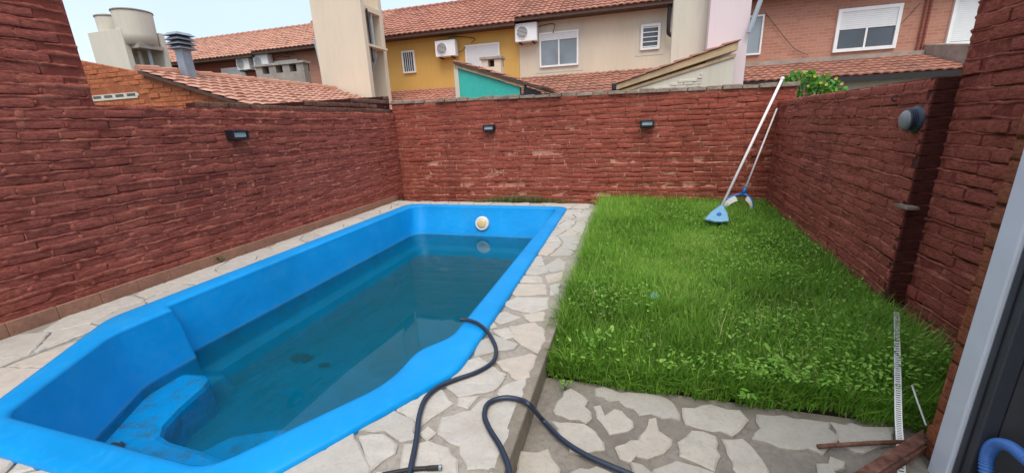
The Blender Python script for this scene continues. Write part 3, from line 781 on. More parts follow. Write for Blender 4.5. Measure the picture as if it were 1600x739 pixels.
az = rng.uniform(0, 6.283, len(x)); lean = rng.uniform(.15, .95, len(x))
az = np.where((edge > .35) & (rng.random(len(x)) < .5), np.pi+rng.normal(0, .7, len(x)), az)
tone = np.clip(.42+.16*fbm(x, y, 1.3, 4)+.10*clump+rng.normal(0, .16, len(x))+.1*mown, 0, .93)
tone = np.where(rng.random(len(x)) < .035+.05*np.clip(fbm(x, y, 2.6, 12), 0, 1), 1.0, tone)
P = np.stack([x, y, np.interp(y, [YG-.05, YG+.25, YG+.9], [-.15, -.12, -.075])], 1)
NF = 2600; xf = rng.uniform(KX+.02, 2.2, NF); yf = YG+rng.uniform(-.01, .12, NF)+.03*fbm(xf, xf*0, 5., 3)
P = np.concatenate([P, np.stack([xf, yf, -.15+np.clip((yf-YG), 0, .08)], 1)]); H = np.concatenate([H, rng.uniform(.04, .16, NF)])
lean = np.concatenate([lean, rng.uniform(.3, 1, NF)]); az = np.concatenate([az, -np.pi/2+rng.normal(0, 1.0, NF)]); tone = np.concatenate([tone, np.clip(rng.normal(.5, .22, NF), 0, 1)])
x = P[:, 0]
lawn = blades('grass', P, H, rng.uniform(.004, .009, len(x)), lean, az, tone, M['grass']); tag(lawn, 'long green grass of the lawn', 'grass', None, 'stuff')
# broad-leaved weeds: many small oval leaves
def leaves(name, P, size, tone, mat, parent=None, flat=.5, asp=.62):
    N = len(P); az = rng.uniform(0, 6.283, N); tl = rng.normal(0, flat, N); K = 6
    V = np.zeros((N, K, 3)); ang = np.linspace(0, 2*np.pi, K, endpoint=False)
    for k in range(K):
        a = np.cos(ang[k])*size; b = np.sin(ang[k])*size*asp
        V[:, k, 0] = P[:, 0]+np.cos(az)*a*np.cos(tl)-np.sin(az)*b; V[:, k, 1] = P[:, 1]+np.sin(az)*a*np.cos(tl)+np.cos(az)*b
        V[:, k, 2] = P[:, 2]+np.sin(tl)*a+.18*size*np.abs(np.sin(ang[k]))
    me = bpy.data.meshes.new(name); me.vertices.add(N*K); me.vertices.foreach_set('co', V.ravel()); me.loops.add(N*K); me.loops.foreach_set('vertex_index', np.arange(N*K, dtype=np.int32))
    me.polygons.add(N); me.polygons.foreach_set('loop_start', (np.arange(N)*K).astype(np.int32)); me.update(calc_edges=True)
    a = me.attributes.new('tone', 'FLOAT', 'POINT'); a.data.foreach_set('value', np.repeat(tone, K).astype(np.float32)); me.materials.append(mat)
    o = bpy.data.objects.new(name, me); col.objects.link(o)
    if parent is not None: o.parent = parent; o.matrix_parent_inverse = parent_world(parent).inverted()
    return o
N = 26000
x = rng.uniform(KX+.05, 2.38, N); y = YG+.02+(YB-YG-.1)*rng.random(N)**1.5
dens = fbm(x, y, 1.8, 9)+.35*(x > .7)-.9*np.clip(1-((x-.6)/.9)**2-((y-5.0)/1.6)**2, 0, 1)
keep = (rng.normal(.1, .5, N) < dens) & (x < XR-.03+KR*(y-YB)) & ~((x > 2.17) & (y < 3.76)); x, y = x[keep], y[keep]
P = np.stack([x, y, .0+rng.gamma(2.5, .025, len(x))], 1)
wd = leaves('clover', P, rng.uniform(.006, .018, len(x)), np.clip(rng.normal(.6, .22, len(x)), 0, 1), M['weed']); tag(wd, 'small round leaves of clover and weeds among the grass', 'weeds', None, 'stuff')
# dry grass tufts behind the pool
N = 2600; x = rng.normal(-2.1, .7, N); x = np.clip(x, -3.3, -.7); y = rng.uniform(7.74, YB-.04, N)
P = np.stack([x, y, np.full(N, -.07)], 1)
dg = blades('grass', P, rng.uniform(.08, .27, N)*np.clip(1.15-np.abs(x+2.1)/1.6, .4, 1), rng.uniform(.004, .008, N), rng.uniform(.3, 1, N), rng.uniform(0, 6.28, N), rng.random(N), M['drygrass']); tag(dg, 'strip of rough grass at the foot of the back wall behind the pool', 'grass', None, 'stuff')
def weed_plant(x, y, z, h, nl, size, label, mat=M['weed'], name='weed_plant'):
    e = empty(name, (x, y, z), label, 'weed'); r = np.random.default_rng(int(abs(x*1000+y*77)))
    mb = MB(); tips = []
    for k in range(max(3, nl//5)):
        a = r.uniform(0, 6.28); d = h*r.uniform(.1, .6); t = (x+d*math.cos(a), y+d*math.sin(a), z+h*r.uniform(.6, 1))
        mb.tube([(x, y, z), ((x+t[0])/2, (y+t[1])/2, z+(t[2]-z)*.65), t], .002, 4); tips.append(t)
    mb.build('stem', M['weed'], e)
    P = np.array([np.array(tips[i % len(tips)])*(f := r.uniform(.55, 1))+np.array([x, y, z])*(1-f)+r.normal(0, size*.5, 3) for i in range(nl)])
    leaves('leaves', P, r.uniform(size*.5, size, nl), r.uniform(.2, .9, nl), mat, e, .5, .5)
p = at(345, 404, X=XL+.05); weed_plant(XL+.05, p.y, 0.0, .12, 22, .02, 'small dry weed growing at the foot of the left wall', M['drygrass'])
p = at(883, 610, Z=ZP); weed_plant(p.x, p.y, ZP, .10, 12, .022, 'small green weed in the corner between kerb and patio')
p = at(1335, 500, Z=0); weed_plant(p.x, p.y, -.06, .22, 30, .035, 'broad leaved weed in the lawn near the right wall')
p = at(1170, 610, Z=0); weed_plant(p.x, p.y, -.10, .10, 12, .03, 'broad leaved weed at the near edge of the lawn')
p = at(1205, 575, Z=0); weed_plant(p.x, p.y, -.06, .18, 20, .045, 'pale broad leaved weed in the near part of the lawn')
p = at(930, 540, Z=0); weed_plant(p.x, p.y, -.06, .22, 26, .03, 'leafy weed at the near left corner of the lawn')

# ------------------------------------------------------------------ wall lamps
def brick_light(p, n, label):
    n = Vector(n); t = Vector((-n.y, n.x, 0)); e = empty('wall_lamp', p, label, 'wall lamp', 'rectangular black wall lamps')
    B = lambda a0, a1, d0, d1, z0, z1: [tuple(Vector(p)+t*a+n*d+Vector((0, 0, z))) for z in (z0, z1) for a, d in ((a0, d0), (a1, d0), (a1, d1), (a0, d1))]
    MB().hexa(B(-.125, .125, -.02, .02, -.06, .065)).build('back_plate', M['black'], e, bevel=.005)
    MB().hexa(B(-.115, .115, .02, .10, .035, .055)).build('hood', M['black'], e, bevel=.005)
    MB().hexa(B(-.115, -.095, .02, .095, -.055, .034)).build('side_cheek', M['black'], e); MB().hexa(B(.095, .115, .02, .095, -.055, .034)).build('side_cheek', M['black'], e)
    MB().hexa(B(-.094, .094, .02, .09, -.06, -.035)).build('lower_lip', M['black'], e)
    MB().hexa(B(-.094, .094, .02, .075, -.034, .034)).build('lens', M['lens'], e, bevel=.006)
brick_light(at(368, 211, X=XL+.02), (1, 0, 0), 'black rectangular lamp on the left brick wall')
brick_light(at(765, 200, Y=YB-.02), (0, -1, 0), 'black rectangular lamp on the back wall above the pool')
brick_light(at(1011, 193, Y=YB-.02), (0, -1, 0), 'black rectangular lamp on the back wall above the lawn')
nr = Vector((ur.y, -ur.x, 0))
p = at(1435, 186, X=2.095); e = empty('wall_lamp', p, 'slate grey round ribbed bulkhead lamp on the right garden wall', 'wall lamp')
ax = (nr+Vector((0, 0, -.08))).normalized()
MB().lathe(p-nr*.05, ax, [(.10, 0), (.10, .07), (.088, .08), (.08, .09)], 28).build('base', M['bulk'], e, smooth=True)
for k in range(3): MB().lathe(p+ax*(.036+k*.013), ax, [(.074, 0), (.084, .003), (.084, .008), (.074, .011)], 28).build('ring', M['bulk'], e, smooth=True)
MB().lathe(p+ax*.03, ax, [(.072, 0), (.072, .045), (.066, .058), (.05, .07), (.02, .078)], 28).build('globe', M['globe'], e, smooth=True)
p = at(1404, 158, X=2.13); o = MB().tube([p-nr*.03, p+nr*.04, p+nr*.05+Vector((0, 0, .03)), p+nr*.02+Vector((0, -.02, .05))], .006, 6).build('hook', M['black']); tag(o, 'small dark hook above the bulkhead lamp', 'hook')
p = at(1413, 321, X=2.09); o = MB().box(p.x-.05, p.x+.03, p.y-.13, p.y+.03, p.z-.012, p.z+.012).build('wall_bracket', M['coping'], bevel=.005); tag(o, 'small brick stub sticking out low on the right wall end', 'bracket')

# ------------------------------------------------------------------ pool tools
a = at(1127, 324, Z=.15); b = at(1222, 124, Y=YB-.07)
sk = empty('leaf_skimmer', (a.x, a.y, -.02), 'pool leaf skimmer with thick white pole and pale blue net head', 'pool skimmer')
MB().tube([a, b], .021, 14).build('pole', M['pole'], sk, smooth=True)
MB().tube([a+(b-a)*.995, a+(b-a)*1.01], .029, 14).build('end_cap', M['plastic_white'], sk)
c1, c2, c3 = at(1128, 320, Z=.17), at(1103, 343, Z=.09), at(1137, 346, Z=.09)
N1 = (c2-c1).cross(c3-c1).normalized()
hd = MB(); q = [c1+(c2-c1)*.08+(c3-c1)*-.0, c1+(c3-c1)*.08, c1+(c3-c1)*.6+(c3-c2)*.06, c3, (c2+c3)/2+(c2-c1)*.06, c2, c1+(c2-c1)*.6-(c3-c2)*.06]
hd.tube(q+[q[0]], .018, 8); hd.build('net_frame', M['net'], sk, smooth=True)
MB().prism([v for v in q], N1*.012).build('net', M['net'], sk)
MB().tube([a, a+(c2+c3-2*a)*.22], [.03, .022], 10).build('socket', M['net'], sk)
mk = (c1*.3+c2*.35+c3*.35)+Vector((0, -.03, .02)); MB().lathe(mk, (0, -.6, .8), [(.03, 0), (.03, .02), (.015, .03)], 12).build('clip', M['blue_plastic'], sk)
a = at(1164, 296, Y=7.45); b = at(1214, 170, Y=YB-.06)
br = empty('pool_brush', (a.x, a.y, 0), 'curved blue pool brush with white bristles on a thin white pole', 'pool brush')
MB().tube([a, b], .014, 10).build('pole', M['pole'], br, smooth=True)
MB().tube([a+(b-a)*.03, a-(b-a)*.05], [.02, .034], 10).build('socket', M['blue_plastic'], br, smooth=True)
hub = a-(b-a).normalized()*.09
for sgn, ex in ((-1, .30), (1, .14)):
    arc = [hub+Vector((sgn*ex*math.sin(w)*1.0, -.05*w, -.19*(1-math.cos(w)))) for w in np.linspace(0, 1.75, 9)]
    MB().tube(arc, [.022]*7+[.02, .014], 8).build('arm', M['blue_plastic'], br, smooth=True)
    bb = MB()
    for i in range(2, 8):
        d = Vector((-sgn*.35, -.35, -.75)).normalized(); p0 = arc[i]; p1 = arc[i+1]
        bb.hexa([p0-Vector((0, .02, 0)), p1-Vector((0, .02, 0)), p1+Vector((0, .012, 0)), p0+Vector((0, .012, 0)), p0+d*.085-Vector((0, .05, 0)), p1+d*.085-Vector((0, .05, 0)), p1+d*.085+Vector((0, .01, 0)), p0+d*.085+Vector((0, .01, 0))])
    bb.build('bristles', M['bristle'], br)

# ------------------------------------------------------------------ hoses and loose bits
def smooth_path(pts, k=8):
    pts = [Vector(p) for p in pts]; out = []
    for i in range(len(pts)-1):
        p0, p1, p2, p3 = pts[max(i-1, 0)], pts[i], pts[i+1], pts[min(i+2, len(pts)-1)]
        for j in range(k):
            t = j/k; out.append(.5*((2*p1)+(p2-p0)*t+(2*p0-5*p1+4*p2-p3)*t*t+(3*p1-p0-3*p2+p3)*t**3))
    return out+[pts[-1]]
HR = .0145; zd = .02+HR; zl = ZP+.018+HR
hp = [at(719, 499, Z=.085), at(732, 500, Z=.085), at(748, 506, Z=.078)]
hp += [at(x, y, Z=z) for x, y, z in [(764, 521, .05), (775, 545, zd), (770, 565, zd), (745, 581, zd), (708, 594, zd), (682, 606, zd), (664, 624, zd), (655, 650, zd), (650, 690, zd), (640, 739, zd), (632, 775, zd), (665, 815, zd), (735, 825, zd), (790, 790, zd), (797, 742, zd), (783, 700, zd), (765, 670, zd), (757, 648, zd), (764, 629, zd), (788, 621, zd), (812, 624, zd), (826, 631, zd+.005), (838, 644, -.03), (850, 658, zl), (878, 686, zl), (915, 710, zl), (955, 728, zl), (1000, 748, zl), (1060, 790, zl)]]
o = MB().tube(smooth_path(hp, 8), HR, 12).build('garden_hose', M['hose'], smooth=True); tag(o, 'dark blue hose looping from the pool edge over the paving', 'hose')
o = empty('cable_piece', at(640, 735, Z=.03), 'short piece of black cable lying on the paving at the bottom', 'cable')
MB().tube(smooth_path([at(597, 741, Z=.03), at(640, 733, Z=.03), at(668, 731, Z=.03)], 5), .010, 8).build('cable', M['rubber'], o, smooth=True)
MB().tube([at(668, 731, Z=.03), at(690, 730, Z=.032)], .012, 8).build('sleeve', M['rubber'], o)
MB().tube([at(686, 730, Z=.032), at(690, 730, Z=.032)], .013, 8).build('ferrule', M['grey_metal'], o)
# rusty angle bar leaning over the patio, rod, perforated bead, string
zr = -.075
a0, a1, b0, b1 = at(1442, 672, Z=zr), at(1445, 695, Z=zr), at(1290, 768, Z=zr), at(1318, 775, Z=zr)
o = empty('rusty_bar', (a0+b0)/2-Vector((0, 0, .06)), 'rusty flat steel bar lying across the patio at the right edge', 'steel bar')
MB().hexa([a0, a1, b1, b0, a0+Vector((0, 0, .012)), a1+Vector((0, 0, .012)), b1+Vector((0, 0, .012)), b0+Vector((0, 0, .012))]).build('flange', M['rust'], o, bevel=.003)
MB().hexa([a1, a1+Vector((.008, -.008, 0)), b1+Vector((.008, -.008, 0)), b1, a1+Vector((0, 0, -.03)), a1+Vector((.008, -.008, -.03)), b1+Vector((.008, -.008, -.03)), b1+Vector((0, 0, -.03))]).build('web', M['rust'], o)
r0, r1 = at(1278, 697, Z=ZP+.035), at(1432, 689, Z=ZP+.045)
o = MB().tube([r0, (r0+r1)/2+Vector((0, 0, .004)), r1], .011, 8).build('iron_rod', M['rust'], smooth=True); tag(o, 'thin rusty iron rod lying on the patio stones', 'iron rod')
# perforated white bead: two rails joined by slanted webs
s0, s1 = at(1410, 770, Z=ZP+.03), at(1401, 488, Z=.07)
# it sags from the lawn down to the patio
pts = [s0, at(1407, 700, Z=ZP+.035), at(1404, 655, Z=-.04), at(1403, 600, Z=.06), at(1402, 545, Z=.085), s1]
e = empty('perforated_strip', s0, 'long white perforated plastic strip lying over grass and patio', 'plastic strip')
side = Vector((1, -.33, 0)).normalized()*.0125
for sg in (-1, 1):
    MB().tube(smooth_path([p+side*sg for p in pts], 6), .0032, 6).build('rail', M['white'], e)
sp = smooth_path(pts, 16); wb = MB()
L = 0; acc = 0
for i in range(len(sp)-1):
    seg = (sp[i+1]-sp[i]); k = max(1, int(seg.length/.024))
    for j in range(k):
        a = sp[i]+seg*(j/k); b = sp[i]+seg*((j+.6)/k)
        wb.poly([a-side+Vector((0, 0, .003)), a+side+seg*(.3/k)+Vector((0, 0, .003)), b+side+seg*(.3/k)+Vector((0, 0, .003)), b-side+Vector((0, 0, .003))])
wb.build('perforated_web', M['white'], e, kind='stuff')
o = MB().tube(smooth_path([at(1425, 602, Z=.04), at(1434, 628, Z=.02), at(1447, 664, Z=-.05)], 5), .004, 5).build('string', M['white']); tag(o, 'thin white string over the grass by the brick jamb', 'string')
o = MB().prism([at(x, y, Z=.04) for x, y in ((1016, 460), (1021, 456), (1028, 457), (1030, 463), (1024, 467), (1018, 466))], (0, 0, .004)).build('paper_scrap', M['net']); tag(o, 'pale scrap lying in the middle of the lawn', 'scrap')

# ------------------------------------------------------------------ right-hand door frame and dark room
fr = empty('door_frame', (1.49, 1.95, -.16), 'white aluminium door frame with dark track at the right edge', 'door frame')
MB().box(1.455, 1.50, 1.945, 2.045, -.16, 3.0).build('white_profile', M['white_frame'], fr, bevel=.006)
MB().box(1.47, 1.52, 1.917, 1.942, -.16, 3.0).build('track', M['dark_frame'], fr, bevel=.004)
MB().box(1.478, 1.528, 1.894, 1.915, -.16, 3.0).build('track', M['dark_frame'], fr, bevel=.003)
MB().box(1.468, 1.525, 1.868, 1.892, -.16, 3.0).build('track', M['dark_frame'], fr, bevel=.004)
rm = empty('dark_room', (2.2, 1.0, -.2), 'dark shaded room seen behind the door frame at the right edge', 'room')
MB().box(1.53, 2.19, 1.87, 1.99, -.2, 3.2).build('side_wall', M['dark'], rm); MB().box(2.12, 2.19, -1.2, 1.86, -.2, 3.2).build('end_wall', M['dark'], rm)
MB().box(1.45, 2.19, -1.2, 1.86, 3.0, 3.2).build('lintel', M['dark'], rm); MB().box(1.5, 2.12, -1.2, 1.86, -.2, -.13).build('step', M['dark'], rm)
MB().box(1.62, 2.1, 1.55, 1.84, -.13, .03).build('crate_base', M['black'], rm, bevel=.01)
hh = [at(1541, 752, X=1.49), at(1541, 720, X=1.495), at(1547, 701, X=1.50), at(1560, 693, X=1.50), at(1580, 698, X=1.495), at(1602, 716, X=1.49), at(1640, 748, X=1.48)]
sp = smooth_path(hh, 26); o = MB().tube(sp, [.021+.0028*math.sin(i*1.6) for i in range(len(sp))], 14).build('vacuum_hose', M['hose_blue'], smooth=True); tag(o, 'blue corrugated pool vacuum hose in the bottom right corner', 'hose')

# ------------------------------------------------------------------ neighbouring houses
def tile_roof(name, parent, e0, e1, up, mat, tw=.22, tl=.34, amp=.028, ridge=True, capmat=None):
    """sheet of interlocking tiles from eave e0-e1 going by vector up; real relief, one mesh"""
    e0, e1, up = Vector(e0), Vector(e1), Vector(up); u = e1-e0; W = u.length; u.normalize(); Lv = up.length; v = up.normalized(); n = u.cross(v)
    if n.z < 0: n = -n
    nc = max(1, round(W/tw)); nr_ = max(1, round(Lv/tl)); S = 5
    vs = []; fs = []; tn = []; r = random.Random(int(W*100))
    prof = [0, .75, 1, .75, 0]
    for k in range(nr_):
        b = len(vs); tj = [r.gauss(.5, .25) for _ in range(nc)]; jo = [r.uniform(-.006, .006) for _ in range(nc)]
        for h, t in ((.036, k), (.002, k+1.06)):
            for c in range(nc):
                for s_ in range(S):
                    x_ = (c+s_/(S-1)*.985)*W/nc
                    vs.append(tuple(e0+u*x_+v*(t*Lv/nr_)+n*(amp*prof[s_]+h+jo[c]))); tn.append(min(1, max(0, tj[c])))
        row = nc*S
        for c in range(nc):
            for s_ in range(S-1):
                i = b+c*S+s_; fs.append((i, i+1, i+row+1, i+row))
        # butt end of each tile
        b2 = len(vs)
        for c in range(nc):
            for s_ in range(S):
                p = Vector(vs[b+c*S+s_])-n*.032; vs.append(tuple(p)); tn.append(tn[b+c*S+s_])
        for c in range(nc):
            for s_ in range(S-1):
                i = b+c*S+s_; j = b2+c*S+s_; fs.append((j, j+1, i+1, i))
    me = bpy.data.meshes.new(name); me.from_pydata(vs, [], fs); me.update()
    a = me.attributes.new('tone', 'FLOAT', 'POINT'); a.data.foreach_set('value', tn)
    o = link(name, me, mat, parent)
    # boards beneath
    MB().hexa([e0-n*.06, e1-n*.06, e1+up-n*.06, e0+up-n*.06, e0-n*.002, e1-n*.002, e1+up-n*.002, e0+up-n*.002]).build('roof_deck', M['wood'], o)
    if ridge:
        m = MB(); k = int(W/.36)
        for i in range(k):
            a_ = e0+up+u*(i*W/k); m.tube([a_+n*.02, a_+u*(W/k*1.04)+n*.035], [.085, .10], 8)
        m.build('ridge_cap', mat, o)
    return o
FY = 15.5
def window(parent, x0, x1, z0, z1, y, kind='glass', fw=.06, bars=0, cols=2, shutter=0.0, depth=.1):
    """framed window proud of a facade that faces -Y"""
    w = MB(); 
    for a, b, c, d in ((x0, x1, z1-fw, z1), (x0, x1, z0, z0+fw), (x0, x0+fw, z0+fw, z1-fw), (x1-fw, x1, z0+fw, z1-fw)): w.box(a, b, y-.05, y+.03, c, d)
    f = w.build('window', M['white'], parent)
    zs = z1-fw-(z1-z0-2*fw)*shutter
    if shutter:
        k = max(2, int((z1-fw-zs)/.05)); m = MB(); h = (z1-fw-zs)/k
        for i in range(k): m.box(x0+fw+.002, x1-fw-.002, y-.028, y-.005, zs+i*h+.004, zs+(i+1)*h)
        m.build('roller_shutter', M['shutter'], f)
    if shutter < .97:
        cw = (x1-x0-2*fw)/cols
        for i in range(cols):
            MB().box(x0+fw+i*cw+.006, x0+fw+(i+1)*cw-.006, y-.012+.012*(i % 2), y+.004+.012*(i % 2), z0+fw, zs).build('pane', M[kind], f)
            if i: MB().box(x0+fw+i*cw-.025, x0+fw+i*cw+.025, y-.03, y-.014, z0+fw, zs).build('mullion', M['white'], f)
    for i in range(bars):
        xx = x0+fw+(x1-x0-2*fw)*(i+1)/(bars+1); MB().tube([(xx, y-.045, z0), (xx, y-.045, z1)], .012, 6).build('bar', M['white'], f)
    return f
def pxwin(parent, xa, ya, xb, yb, **k):
    a = at(xa, ya, Y=k.get('Y', FY)); b = at(xb, yb, Y=k.get('Y', FY)); k.pop('Y', None)
    return window(parent, min(a.x, b.x), max(a.x, b.x), min(a.z, b.z), max(a.z, b.z), FY-.02, **k)
def house(name, label, x0, x1, ze, wallmat, zr=6.93, tilemat='tile', yback=22.5):
    h = empty(name, ((x0+x1)/2, FY, -.24), label, 'house')
    w = MB().box(x0, x1, FY, yback, -.24, ze+.02).build('wall', wallmat, h)
    roof = tile_roof('roof', h, (x0, FY-.55, ze), (x1, FY-.55, ze), (0, 4.05, zr-ze), M[tilemat])
    MB().hexa([(x0, 19, zr-.03), (x1, 19, zr-.03), (x1, 22.9, ze), (x0, 22.9, ze), (x0, 19, zr), (x1, 19, zr), (x1, 22.9, ze+.05), (x0, 22.9, ze+.05)]).build('rear_roof_slope', M[tilemat], roof)
    MB().box(x0+.002, x1-.002, FY-.53, FY-.50, ze-.10, ze-.035).build('fascia', M['wood'], h)
    MB().box(x0+.002, x1-.002, FY-.50, FY-.001, ze-.09, ze-.06).build('soffit', M['wood'], h)
    for s_ in (x0+.01, x1-.01-.08):
        MB().prism([(s_, FY+.02, ze), (s_, 22.4, ze), (s_, 19, zr-.05)], (.08, 0, 0)).build('gable', wallmat, h)
    return h
h_red = house('brick_house', 'dark red brick house at the far left behind the metal flue', -27, -15.85, 4.90, M['face_red'], 6.80, 'tile_light')
h_sal = house('brick_house', 'salmon brick house left of the cream tank tower', -15.84, -10.9, 4.98, M['face_pink'], 6.93, 'tile_light')
h_yel = house('yellow_house', 'ochre yellow house with a small barred window', -10.89, -4.03, 4.98, M['yellow'], 6.93)
h_crm = house('cream_house', 'cream rendered house with a curtained sliding window', -4.02, 2.3, 5.10, M['cream'], 7.05, 'tile_old')
h_rgt = house('brick_house', 'salmon brick house on the right with a half lowered shutter', 2.31, 14, 5.02, M['face_pink'], 6.97, 'tile_old')
pxwin(h_red, 347, 108, 388, 128, shutter=.99); pxwin(h_sal, 427, 97, 470, 120, shutter=.99)
pxwin(h_yel, 628, 81, 651, 114, bars=4, cols=1); pxwin(h_yel, 727, 72, 783, 118, shutter=.99)
pxwin(h_crm, 843, 53, 904, 102, kind='glass_pale', shutter=.2); pxwin(h_crm, 1002, 40, 1030, 77, cols=1, fw=.07)
a, b = at(1002, 40, Y=FY), at(1030, 77, Y=FY)
for k in range(5):
    z = b.z+.1+(a.z-b.z-.2)*k/4; MB().box(a.x+.05, b.x-.05, FY-.055, FY-.04, z-.014, z+.014).build('window_bar', M['white'], h_crm)
pxwin(h_rgt, 1310, 16, 1397, 76, shutter=.48, fw=.09, kind='glass'); pxwin(h_rgt, 1150, 28, 1187, 86, kind='glass_pale', cols=1, fw=.05)
pxwin(h_rgt, 1494, -12, 1560, 66, shutter=.99, fw=.08)
# raised render bands round the cream house windows
for (xa, ya, xb, yb) in ((836, 42, 911, 110), (995, 33, 1037, 85)):
    a, b = at(xa, ya, Y=FY), at(xb, yb, Y=FY); m = MB(); y0, y1 = FY-.012, FY+.01
    for q in ((a.x, b.x, a.z-.09, a.z), (a.x, b.x, b.z, b.z+.09), (a.x, a.x+.09, b.z+.09, a.z-.09), (b.x-.09, b.x, b.z+.09, a.z-.09)): m.box(q[0], q[1], y0, y1, q[2], q[3])
    m.build('window_band', M['ivory'], h_crm)
# lower tiled roofs in front of the facades
def lower_roof(h, x0, x1, z1, y0, z0, mat='tile_old'):
    tile_roof('lower_roof', h, (x0, y0, z0), (x1, y0, z0), (0, FY-.02-y0, z1-z0), M[mat], ridge=False)
    MB().box(x0, x1, y0+.3, FY-.01, -.24, z0+.02).build('extension_wall', M['ivory'], h)
lower_roof(h_yel, -10.8, -4.1, 3.02, 13.0, 2.28, 'tile'); lower_roof(h_crm, -4.0, .95, 3.18, 12.6, 2.25); lower_roof(h_rgt, 2.9, 8.1, 3.02, 13.2, 2.40)
MB().box(2.9, 8.1, FY-.16, FY-.002, 3.0, 3.12).build('ledge', M['grey_block'], h_rgt)
MB().box(2.9, 8.1, 13.12, 13.22, 2.26, 2.37).build('gutter', M['blk_pipe'], h_rgt)
MB().hexa([(8.12, 12.6, 2.3), (8.5, 12.6, 2.3), (8.5, FY-.01, 2.3), (8.12, FY-.01, 2.3), (8.12, 12.6, 2.85), (8.5, 12.6, 2.85), (8.5, FY-.01, 3.28), (8.12, FY-.01, 3.28)]).build('parapet', M['grey_block'], h_rgt)
MB().box(8.1, 11, 12.6, FY-.01, -.24, 2.3).build('extension_wall', M['ivory'], h_rgt)
for xx in (1450, 1457):
    a, b = at(xx, 0, Y=FY-.06), at(xx-9, 84, Y=FY-.06); MB().tube([(a.x, FY-.06, 5), (a.x, FY-.06, b.z)], .03, 8).build('downpipe', M['face_red'], h_rgt)
a = at(1047, 0, Y=FY-.3); MB().tube(smooth_path([(a.x, FY-.35, 5.15), (a.x, FY-.35, 4.9), (a.x, FY-.30, 4.35), (a.x+.06, FY-.25, 4.15), (a.x+.45, FY-.2, 3.98)], 4), .06, 8).build('downpipe', M['blk_pipe'], h_crm, smooth=True)
a = at(487, 35, Y=14.7); MB().tube([(a.x, 14.7, 5.1), (a.x+.05, 14.75, 4.2), (a.x+.3, 15.3, 3.9)], .05, 8).build('downpipe', M['pipe'], h_sal)
# cables sagging over the facades
def cable(parent, pts, r=.012): MB().tube(smooth_path(pts, 6), r, 5).build('cable', M['rubber'], parent)
cable(h_sal, [at(x, y, Y=FY-.15) for x, y in ((425, 100), (436, 88), (452, 90), (447, 83), (460, 86))]); cable(h_yel, [at(x, y, Y=FY-.1) for x, y in ((700, 62), (705, 58), (725, 58), (742, 61), (736, 68))])
cable(h_yel, [at(x, y, Y=FY-.1) for x, y in ((712, 84), (722, 80), (727, 74))]); cable(h_crm, [at(x, y, Y=FY-.1) for x, y in ((838, 45), (848, 40), (866, 38), (864, 52))])
cable(h_rgt, [at(x, y, Y=FY-.06) for x, y in ((1195, 20), (1215, 45), (1240, 75), (1262, 86))], .008); cable(h_rgt, [at(x, y, Y=FY-.06) for x, y in ((1400, 45), (1420, 25), (1438, 5))], .008)

def aircon(px, py, label, w=.82, h=.56, Y=FY, flip=False):
    c = at(px, py, Y=Y-.2); e = empty('air_conditioner', c, label, 'air conditioner', 'outdoor air conditioner units')
    MB().box(c.x-w/2, c.x+w/2, Y-.36, Y-.06, c.z-h/2, c.z+h/2).build('casing', M['white'], e, bevel=.02)
    gx = c.x-w*.16; m = MB()
    m.lathe((gx, Y-.355, c.z), (0, -1, 0), [(.23, 0), (.23, .02), (.20, .024)], 24); m.build('fan_ring', M['white'], e, smooth=False)
    MB().lathe((gx, Y-.378, c.z), (0, -1, 0), [(.198, 0), (.19, .003)], 24).build('fan_opening', M['dark'], e)
    gr = MB()
    for k in range(-4, 5):
        hw = math.sqrt(.19**2-(k*.042)**2); gr.box(gx-hw, gx+hw, Y-.392, Y-.384, c.z+k*.042-.007, c.z+k*.042+.007)
    gr.build('grille', M['white'], e)
    for sx in (-1, 1): MB().box(c.x+sx*w*.3-.02, c.x+sx*w*.3+.02, Y-.36, Y-.001, c.z-h/2-.05, c.z-h/2-.003).build('bracket', M['blk_pipe'], e)
aircon(384, 101, 'small white air conditioner unit on the dark red house', .7, .5)
aircon(412, 98, 'white air conditioner unit on the salmon house at the far left', .8, .62)
aircon(698, 77, 'white air conditioner unit on the ochre yellow house'); aircon(823, 52, 'white air conditioner unit on the cream house under the eave', .80, .6)

# tank towers
def slab_tower(name, label, X0, X1, Y0, Y1, ztop, m1, m2, dx=(0, 0), t=.2):
    e = empty(name, ((X0+X1)/2, (Y0+Y1)/2, -.24), label, 'tower')
    MB().box(X0, X1, Y0, Y0+t, -.24, ztop).build('front_slab', M[m1], e, bevel=.01)
    MB().box(X0+dx[0], X1+dx[1], Y1, Y1+t, -.24, ztop).build('rear_slab', M[m2], e, bevel=.01)
    return e
def tank(x, y, z, r, h, label):
    e = empty('water_tank', (x, y, z), label, 'water tank', 'water tanks')
    MB().lathe((x, y, z), (0, 0, 1), [(r*.93, 0), (r*.96, h*.3), (r, h*.93), (r, h*.97)], 32).build('body', M['ivory'], e, smooth=True)
    MB().lathe((x, y, z+h*.965), (0, 0, 1), [(r*1.04, 0), (r*1.04, .05), (r*.8, .09), (r*.2, .14)], 32).build('lid', M['grey_block'], e, smooth=True)
t0 = slab_tower('tank_tower', 'ivory tank tower of two slabs at the far left', -20.5, -18.65, 12.0, 13.1, 5.62, 'ivory', 'ivory', (0, .35))
MB().box(-20.4, -18.2, 12.2, 13.1, 4.95, 5.08).build('platform', M['grey_block'], t0); MB().tube([(-18.5, 12.7, 5), (-18.5, 12.7, 2)], .06, 8).build('pipe', M['pipe'], t0); MB().tube([(-18.75, 12.5, 5), (-18.75, 12.5, 2)], .08, 8).build('pipe', M['grey_block'], t0)
tank(-18.75, 12.62, 5.09, .62, 1.22, 'large ivory water tank on the far left tower'); tank(-20.15, 12.75, 5.09, .5, 1.2, 'smaller ivory water tank on the far left tower, leftmost of the two')
